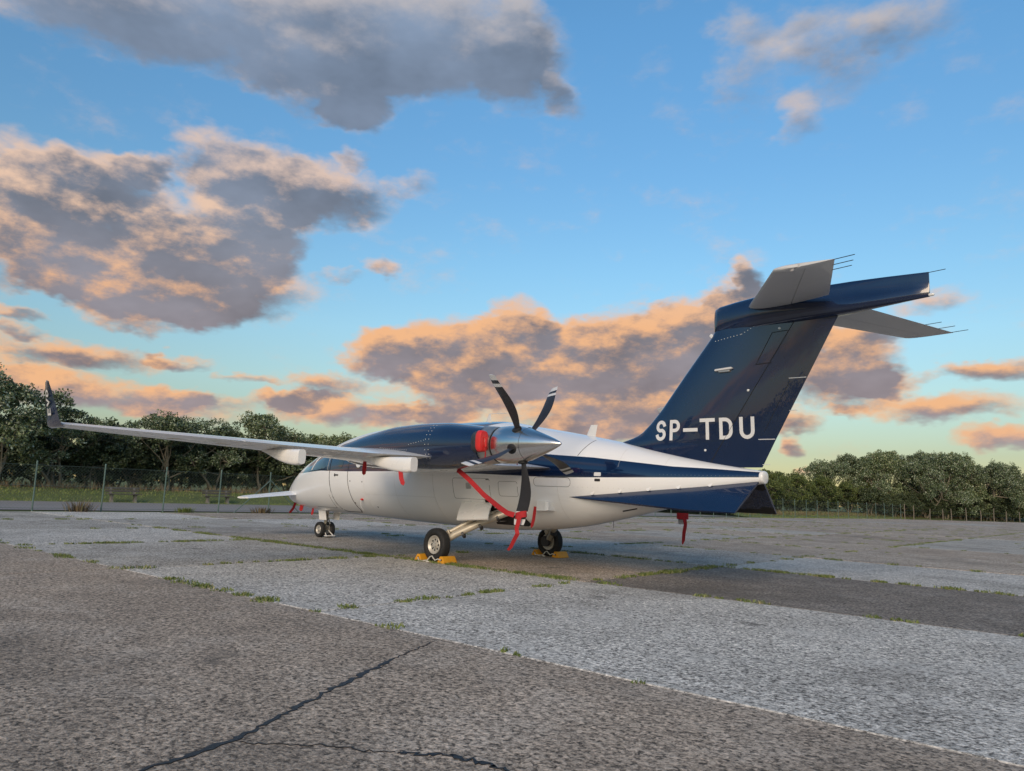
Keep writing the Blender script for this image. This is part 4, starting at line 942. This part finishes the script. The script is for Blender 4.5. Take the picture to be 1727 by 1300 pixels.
def flag(top, length, sway, w, label, wdir=(.8, .6, 0)):
    t = Vector(top); pts = [t, t + Vector((sway * .1, 0, -length * .25)), t + Vector((sway * .35, 0, -length * .6)), t + Vector((sway * .8, 0, -length * .88)), t + Vector((sway, 0, -length))]
    return ribbon_thing('warning_flag', pts, [w * .8, w, w, w * .95, w * .12], wdir, 'red_fabric', label, 'flag', 'red warning flags on the aircraft')
flag((-.62, -2.53, 1.60), .225, -.01, .068, 'red warning flag under the wing in front of the cabin windows')
flag((.70, -2.79, 1.475), .25, .10, .066, 'red warning flag hanging from the end of a flap fairing')
flag((1.63, -.80, .975), .34, -.07, .05, 'red warning flag hanging from the air scoop behind the wheel bay')
flag((-7.0, -.12, .80), .32, -.28, .06, 'red warning flag on the probe under the foreplane root')
flag((-6.45, -.26, .74), .17, -.05, .085, 'short red cover with a loose cord under the nose')
flag((-5.95, -.25, .66), .16, -.05, .05, 'small red flag just ahead of the nose wheels')
e = empty('safety_pin', (-3.14, -.83, .72))
MB().tube([(0, .03, .215), (0, -.02, .215)], .022, 10).build('pin_head', 'red_plastic', e)
MB().ribbon([(0, -.02, .21), (0, -.015, .13), (-.005, .0, .07), (-.005, .06, .0)], .018, (1, 0, 0)).build('cord', 'letter_white', e)
tag(e, 'small red pin with a white cord on the fuselage below the door', 'pin')
# chocks
def chock_pair(x, y, label, yaw):
    e = empty('wheel_chocks', (x, y, .0))
    for sx in (-1, 1):
        prof = [(-.095, .0), (.095, .0), (.095, .02), (.028, .128), (-.028, .128), (-.095, .02)]
        b = MB().loft([[(sx * .30 + p * (1 if k in (1, 2) else .985), yy_, q) for p, q in prof] for k, yy_ in enumerate((-.165, -.16, .16, .165))]).build('chock_block', 'chock_yellow', e, 30)
        for yy_ in (-.166, .166): MB().revolve([(-.004, .02), (.004, .02)], (sx * .30, yy_, .06), (0, 1, 0), 12).build('rope_hole', 'dark_gap', b)
    pts = [(-.30, -.17, .06), (-.24, -.21, .015), (-.14, -.20, .012), (-.05, -.17, .03), (.0, -.15, .10), (.06, -.16, .12), (.12, -.19, .09), (.18, -.20, .05), (.24, -.19, .08), (.30, -.17, .06)]
    MB().tube(pts, .011, 7).build('rope', 'rope', e)
    MB().tube([(-.05, -.18, .03), (.02, -.22, .012), (.08, -.24, .012), (.0, -.25, .012)], .011, 7).build('rope_end', 'rope', e)
    e.scale = (.93, .85, .85); e.rotation_euler.z = yaw; tag(e, label, 'wheel chocks', 'yellow chocks at the main wheels'); return e
chock_pair(0, -1.43, 'yellow wheel chocks with a white rope at the main wheel on the door side', .05)
chock_pair(0, 1.43, 'yellow wheel chocks at the main wheel under the rear fuselage, away from the door', -.06)

# ------------------------------------------------------------------ fence, benches, plants
FP = [(-19.4, -16.0), (-19.35, 5.6), (-20.9, 55.0), (-18.6, 84.0), (-11.2, 110.0)]
def fence_pt(d):
    for a, b in zip(FP[:-1], FP[1:]):
        L = math.hypot(b[0] - a[0], b[1] - a[1])
        if d <= L or b is FP[-1]: return Vector((a[0] + (b[0] - a[0]) * d / L, a[1] + (b[1] - a[1]) * d / L, 0))
        d -= L
LEN = sum(math.hypot(b[0] - a[0], b[1] - a[1]) for a, b in zip(FP[:-1], FP[1:]))
fence = empty('wire_fence', (-19.4, -16, 0)); tag(fence, 'green chain-link wire fence on thin green posts along the edge of the concrete', 'fence')
fo = Vector((-19.4, -16, 0)); HF = 1.66; WOOD0 = 98
post_me = None; d = .45; step = 2.12; POSTS = []
while d < WOOD0: POSTS.append(d); d += step
for i, d in enumerate(POSTS):
    p = fence_pt(d)
    if post_me is None:
        ob = MB().revolve([(-.06, .026), (HF - .02, .026), (HF, .030), (HF + .02, .018)], (0, 0, 0), (0, 0, 1), 10).build('post', 'fence_green', fence); post_me = ob.data
    else: ob = link('post', post_me, fence)
    ob.location = p - fo; ob.rotation_euler = (rs.uniform(-.012, .012), rs.uniform(-.02, .012), 0)
for (dd, sgn) in ((21.65, -1), (21.65, 1)):      # braced strainer post
    a = fence_pt(dd); b = fence_pt(dd + sgn * 1.5)
    MB().tube([a - fo + Vector((0, 0, 1.35)), b - fo + Vector((0, 0, -.02))], .020, 8).build('brace', 'fence_green', fence)
for h in (HF - .12, .86, .10):
    MB().tube([fence_pt(q) - fo + Vector((.035, 0, h)) for q in [WOOD0 * k / 40 for k in range(41)]], .005, 5).build('line_wire', 'fence_wire', fence)
wm = MB(); cell = .11; q = 0.0; hm = HF - .14; dh_ = hm - .06
Vw = []; Fw = []
while q < WOOD0 - hm:
    for sg in (0, 1):
        a = fence_pt(q + (dh_ if sg else 0)) - fo; b = fence_pt(q + (0 if sg else dh_)) - fo; k = len(Vw); r_ = .0022
        for P_, z_ in ((a, .06), (b, hm)):
            Vw += [(P_.x + .035 + r_, P_.y, z_), (P_.x + .035 - r_, P_.y + r_, z_), (P_.x + .035 - r_, P_.y - r_, z_)]
        Fw += [(k, k + 1, k + 4, k + 3), (k + 1, k + 2, k + 5, k + 4), (k + 2, k, k + 3, k + 5)]
    q += cell if q < 34 else cell * 2
mesh('wire_netting', Vw, Fw, 'fence_wire', fence, recalc=False)
wf = empty('post_fence', fence_pt(WOOD0 + 1)); tag(wf, 'row of grey wooden stakes before the thicket at the end of the green fence', 'fence'); wo = fence_pt(WOOD0 + 1); stake_me = None
d = WOOD0 + 1
while d < LEN - .5:
    p = fence_pt(d); h = rs.uniform(1.25, 1.75)
    ob = MB().tube([(0, 0, -.05), (rs.uniform(-.03, .03), 0, h * .5), (rs.uniform(-.05, .05), rs.uniform(-.05, .05), h)], [.06, .055, .045], 8).build('stake', 'old_wood', wf); ob.location = p - wo; d += rs.uniform(1.7, 3.2)
for h in (.5, 1.0): MB().tube([fence_pt(WOOD0 + 1 + (LEN - WOOD0 - 1.5) * k / 12) - wo + Vector((0, 0, h)) for k in range(13)], .005, 5).build('line_wire', 'fence_wire', wf)

def bench(x, y, rz, label):
    e = empty('park_bench', (x, y, -.05))
    for s_ in (-.58, .58):
        MB().loft([[(px_, s_ + w, z) for px_, z in ((-.20, 0), (.22, 0), (.18, .10), (.10, .16), (.12, .36), (.22, .42), (-.20, .42), (-.24, .80), (-.30, .80), (-.27, .40), (-.12, .30), (-.12, .14), (-.20, .08))] for w in (-.05, .05)]).build('leg', 'bench_concrete', e, 25)
    for px_ in (-.12, .02, .16): MB().box((px_, 0, .445), (.12, 1.7, .045), None, .2).build('seat_plank', 'bench_wood', e)
    for z in (.60, .74): MB().box((-.235 - (z - .6) * .15, 0, z), (.04, 1.7, .11), None, .2).build('back_plank', 'bench_wood', e)
    e.rotation_euler.z = rz; tag(e, label, 'bench', 'benches by the path'); return e
bench(-32.6, 4.35, 0, 'dark wooden bench with concrete legs standing on open grass behind the path')
bench(-32.9, 9.55, 0, 'dark wooden bench half hidden by a fence post, near the braced strainer post')

def foliage(name, centers, radii, per, size, mat, seed, parent, up=.3, flat=.8):
    r = np.random.default_rng(seed); C_ = np.repeat(np.array(centers), per, 0); Rr = np.repeat(np.array(radii), per); n = len(C_)
    d = r.normal(size=(n, 3)); d /= np.linalg.norm(d, axis=1)[:, None]; rad = Rr * r.uniform(.15, 1, n) ** .6
    P_ = C_ + d * rad[:, None] * np.array([1, 1, flat]); t = r.normal(size=(n, 3)) + d * .9 + np.array([0, 0, up]); t /= np.linalg.norm(t, axis=1)[:, None]
    s_ = np.cross(t, r.normal(size=(n, 3))); s_ /= np.linalg.norm(s_, axis=1)[:, None]; L = size * r.uniform(.6, 1.35, n)
    nn = np.cross(t, s_)
    V = np.stack([P_, P_ + t * (L * .5)[:, None] + s_ * (L * .30)[:, None] + nn * (L * .06)[:, None], P_ + t * L[:, None], P_ + t * (L * .5)[:, None] - s_ * (L * .30)[:, None] + nn * (L * .06)[:, None]], 1).reshape(-1, 3)
    me = bpy.data.meshes.new(name); k = (np.arange(n) * 4)
    me.vertices.add(n * 4); me.vertices.foreach_set('co', V.astype(np.float32).ravel()); me.loops.add(n * 4); me.loops.foreach_set('vertex_index', np.arange(n * 4, dtype=np.int32))
    me.polygons.add(n); me.polygons.foreach_set('loop_start', k.astype(np.int32)); me.polygons.foreach_set('loop_total', np.full(n, 4, np.int32)); me.update(calc_edges=True); me.validate()
    me.materials.append(MATS[mat]); return link(name, me, parent)
def make_tree(name, seed, h, spread, mat, leaf, nclump, per, low=.28, lean=(0, 0), stems=3, parent=None):
    r = random.Random(seed); e = empty(name); wood = MB(); cents = []; rads = []
    lobes = []
    for k in range(9):
        a = 2 * PI * k / 9 + r.uniform(-.3, .3); q = r.uniform(.35, .8) * spread
        lobes.append((q * math.cos(a), q * math.sin(a), h * r.uniform(low + .12, .78), spread * r.uniform(.32, .5)))
    for k in range(4): lobes.append((r.uniform(-.3, .3) * spread, r.uniform(-.3, .3) * spread, h * r.uniform(.70, .86), spread * r.uniform(.3, .42)))
    bases = []
    for s_ in range(stems):
        a = 2 * PI * s_ / stems + r.uniform(-.4, .4); b0 = Vector((.12 * math.cos(a), .12 * math.sin(a), -.1)); p = b0.copy(); d_ = Vector((.45 * math.cos(a) + lean[0], .45 * math.sin(a) + lean[1], 1)).normalized(); pts = [p.copy()]; rr = [h * .018]
        nseg = 7
        for k in range(nseg):
            d_ = (d_ + Vector((r.uniform(-.28, .28), r.uniform(-.28, .28), .12))).normalized(); p = p + d_ * h * .62 / nseg; pts.append(p.copy()); rr.append(h * .018 * (1 - .75 * (k + 1) / nseg))
        wood.tube(pts, rr, 7); bases.append(pts)
    for (lx, ly, lz, lr) in lobes:
        st = r.choice(bases); j = r.randrange(2, len(st) - 1); a = st[j]; b = Vector((lx + lean[0] * lz * .3, ly + lean[1] * lz * .3, lz)); mid = (a + b) / 2 + Vector((r.uniform(-.3, .3), r.uniform(-.3, .3), -.1))
        wood.tube([a, mid, b], [h * .008, h * .006, h * .0025], 5)
        m_ = nclump // len(lobes)
        for k in range(m_):
            dd = Vector((r.gauss(0, 1), r.gauss(0, 1), r.gauss(0, 1))).normalized(); dd.z = abs(dd.z) if r.random() < .62 else dd.z
            c = b + Vector((dd.x, dd.y, dd.z * .85)) * lr * (r.uniform(.45, 1.08)); c.z = max(c.z, h * low * r.uniform(.6, 1)); cents.append(tuple(c)); rads.append(r.uniform(.11, .24) * spread * .55)
            if k % 4 == 0: wood.tube([b, (b + c) / 2 + Vector((0, 0, .05)), c], [h * .003, h * .002, h * .001], 4)
    t_ = wood.build('trunk', 'bark', e, 60)
    foliage('crown', cents, rads, per, leaf, mat, seed, e)
    return e
protos = {
 'silver': [make_tree('silver_tree', 21 + k, 6.4, 3.1, 'leaf_silver', .15, 300, 52, .10, (.10, .05), 3) for k in range(4)],
 'green': [make_tree('green_tree', 41 + k, 5.6, 2.8, 'leaf_green', .16, 260, 50, .08, (0, 0), 3) for k in range(2)],
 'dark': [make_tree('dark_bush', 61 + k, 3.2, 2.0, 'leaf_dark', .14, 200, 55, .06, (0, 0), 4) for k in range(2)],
}
used = {}
def plant(kind, x, y, s, rz, label, cat, group, sz=1.0):
    used[kind] = used.get(kind, -1) + 1; pr = protos[kind]; k = used[kind]; src = pr[k % len(pr)]
    o = src if k < len(pr) else copy_tree(src)
    o.location = (x, y, bank_z(x, y) - .06); o.scale = (s, s, s * sz); o.rotation_euler = (0, 0, rz); tag(o, label, cat, group); return o
rt = random.Random(77)
LS = 'silvery grey-green tree in the row behind the path, away from the benches'; GS = 'silvery trees behind the path'
for (x, y, s, sz) in ((-37.5, -8.5, 1.08, .98), (-37.2, -4.4, 1.05, .98), (-36.8, -.9, 1.0, 1.0), (-38.4, 2.6, .90, .80), (-40.5, 5.6, .72, .80), (-38.2, 8.6, .92, .86), (-38.9, 11.8, .82, .92), (-38.8, 15.2, .98, .88), (-40.0, 18.2, .76, .90), (-39.4, 21.6, .88, .86), (-39.6, 25.2, .82, .84), (-40.0, 29.0, .78, .88), (-40.5, 33, .85, .85)):
    lb = {2.6: 'silvery tree just behind one side of the bench on open grass', 5.6: 'lower silvery tree set back behind the bench on open grass', 8.6: 'silvery tree behind the bench near the braced fence post', 11.8: 'silvery tree behind the braced strainer post of the fence'}.get(y, LS)
    plant('silver', x, y, s, rt.uniform(0, 6.28), lb, 'tree', GS, sz)
for k in range(12): plant('green', -43.5 + rt.uniform(-1, 1), -8 + 3.8 * k, rt.uniform(.72, .92), rt.uniform(0, 6.28), 'darker green tree standing behind the silvery trees', 'tree', 'green trees in the back row', rt.uniform(.9, 1.0))
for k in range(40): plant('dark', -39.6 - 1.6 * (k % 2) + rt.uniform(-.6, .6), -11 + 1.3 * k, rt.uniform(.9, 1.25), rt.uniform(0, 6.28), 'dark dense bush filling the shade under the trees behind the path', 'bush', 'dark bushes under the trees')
for k in range(14):
    y = 52 + 3.1 * k; plant('green', -27.5 + rt.uniform(-1.2, 1.2) + max(0, y - 82) * .27, y, rt.uniform(.66, .84), rt.uniform(0, 6.28), 'low green tree behind the far stretch of the fence', 'tree', 'green trees behind the far fence', rt.uniform(.95, 1.1))
for k in range(20):
    t = k / 19; y = 86 + 34 * t; x = -24.5 + 12 * t + rt.uniform(-1.5, 1.5)
    plant('silver', x + (0 if k % 2 else -4.5), y + rt.uniform(-1, 1), .78 + .42 * math.sin(PI * min(1, .12 + t * .75)), rt.uniform(0, 6.28), 'grey-green tree in the tall thicket beyond the wooden stakes', 'tree', 'trees of the tall thicket', 1.12)
for k in range(18): plant('dark', -27.5 + rt.uniform(-.6, .6), 53 + 1.9 * k, rt.uniform(.7, .95), rt.uniform(0, 6.28), 'dark bush among the low green trees behind the far fence', 'bush', 'bushes behind the far fence')
for k in range(22): plant('dark', -23.6 + 11.5 * k / 21 + rt.uniform(-.6, .6), 86 + 34 * k / 21, rt.uniform(.8, 1.1), rt.uniform(0, 6.28), 'dark bush at the foot of the thicket beyond the wooden stakes', 'bush', 'bushes at the foot of the thicket')
for (x, y, s, dry, label) in ((-19.2, -1.45, 1.0, 1, 'dry brown weed clump at the fence foot, the most withered one'), (-19.15, 2.15, .8, 0, 'low round tuft of olive grass at the fence foot between two posts'), (-19.3, 5.35, 1.0, 0, 'broad tuft of dry grass at the foot of the braced fence post')):
    e = empty('weed_clump', (x, y, -.04)); r = random.Random(int(x * 10 + y * 77)); mb = MB()
    for k in range(150):
        a = r.uniform(0, 6.28); q = r.uniform(.0, .30) * s; h = r.uniform(.18, .50 if dry else .34) * s; l = r.uniform(.1, .45); c = Vector((q * math.cos(a), q * 1.5 * math.sin(a), 0)); tp = c + Vector((l * math.cos(a) * h, l * math.sin(a) * 2 * h, h)); w = Vector((-math.sin(a), math.cos(a), 0)) * .012
        mb.add([c - w, c + w, (c + tp) / 2 + w + Vector((0, 0, .03)), (c + tp) / 2 - w + Vector((0, 0, .03)), tp], [(0, 1, 2, 3), (3, 2, 4)])
    me = bpy.data.meshes.new('blades'); me.from_pydata(mb.v, [], mb.f); me.materials.append(MATS['dry_blade' if dry or s == 1.0 else 'weed_blade']); link('blades', me, e)
    if dry:
        mb = MB()
        for k in range(16): a = r.uniform(0, 6.28); mb.tube([(0, 0, 0), (.12 * math.cos(a), .2 * math.sin(a), .28), (.22 * math.cos(a), .36 * math.sin(a), r.uniform(.4, .6))], [.006, .005, .002], 4)
        mb.build('stalks', 'bark', e)
    tag(e, label, 'weeds')

# a distant wood closes the airfield off behind and to the side; it is what the glossy paint mirrors
rw = random.Random(9); cw = []; rr_ = []
for k in range(1300):
    ad = -180 + 360 * k / 1300 + rw.uniform(-.3, .3); a = RAD(ad); R_ = 115 + rw.uniform(-6, 6) + 12 * math.sin(a * 5) + (55 if 80 < ad < 180 else 0); hh_ = (4.6 if 80 < ad < 180 else 5.5) + 1.6 * math.sin(a * 17) + 1.2 * math.sin(a * 41)
    cw.append((9 + R_ * math.cos(a), -9 + R_ * math.sin(a), rw.uniform(.5, max(1.5, hh_ - 1)))); rr_.append(rw.uniform(1.3, 2.3))
fw = foliage('far_wood', cw, rr_, 34, .8, 'leaf_dark', 5, None)
tag(fw, 'distant dark wood along the other side of the airfield', 'wood', kind='stuff')
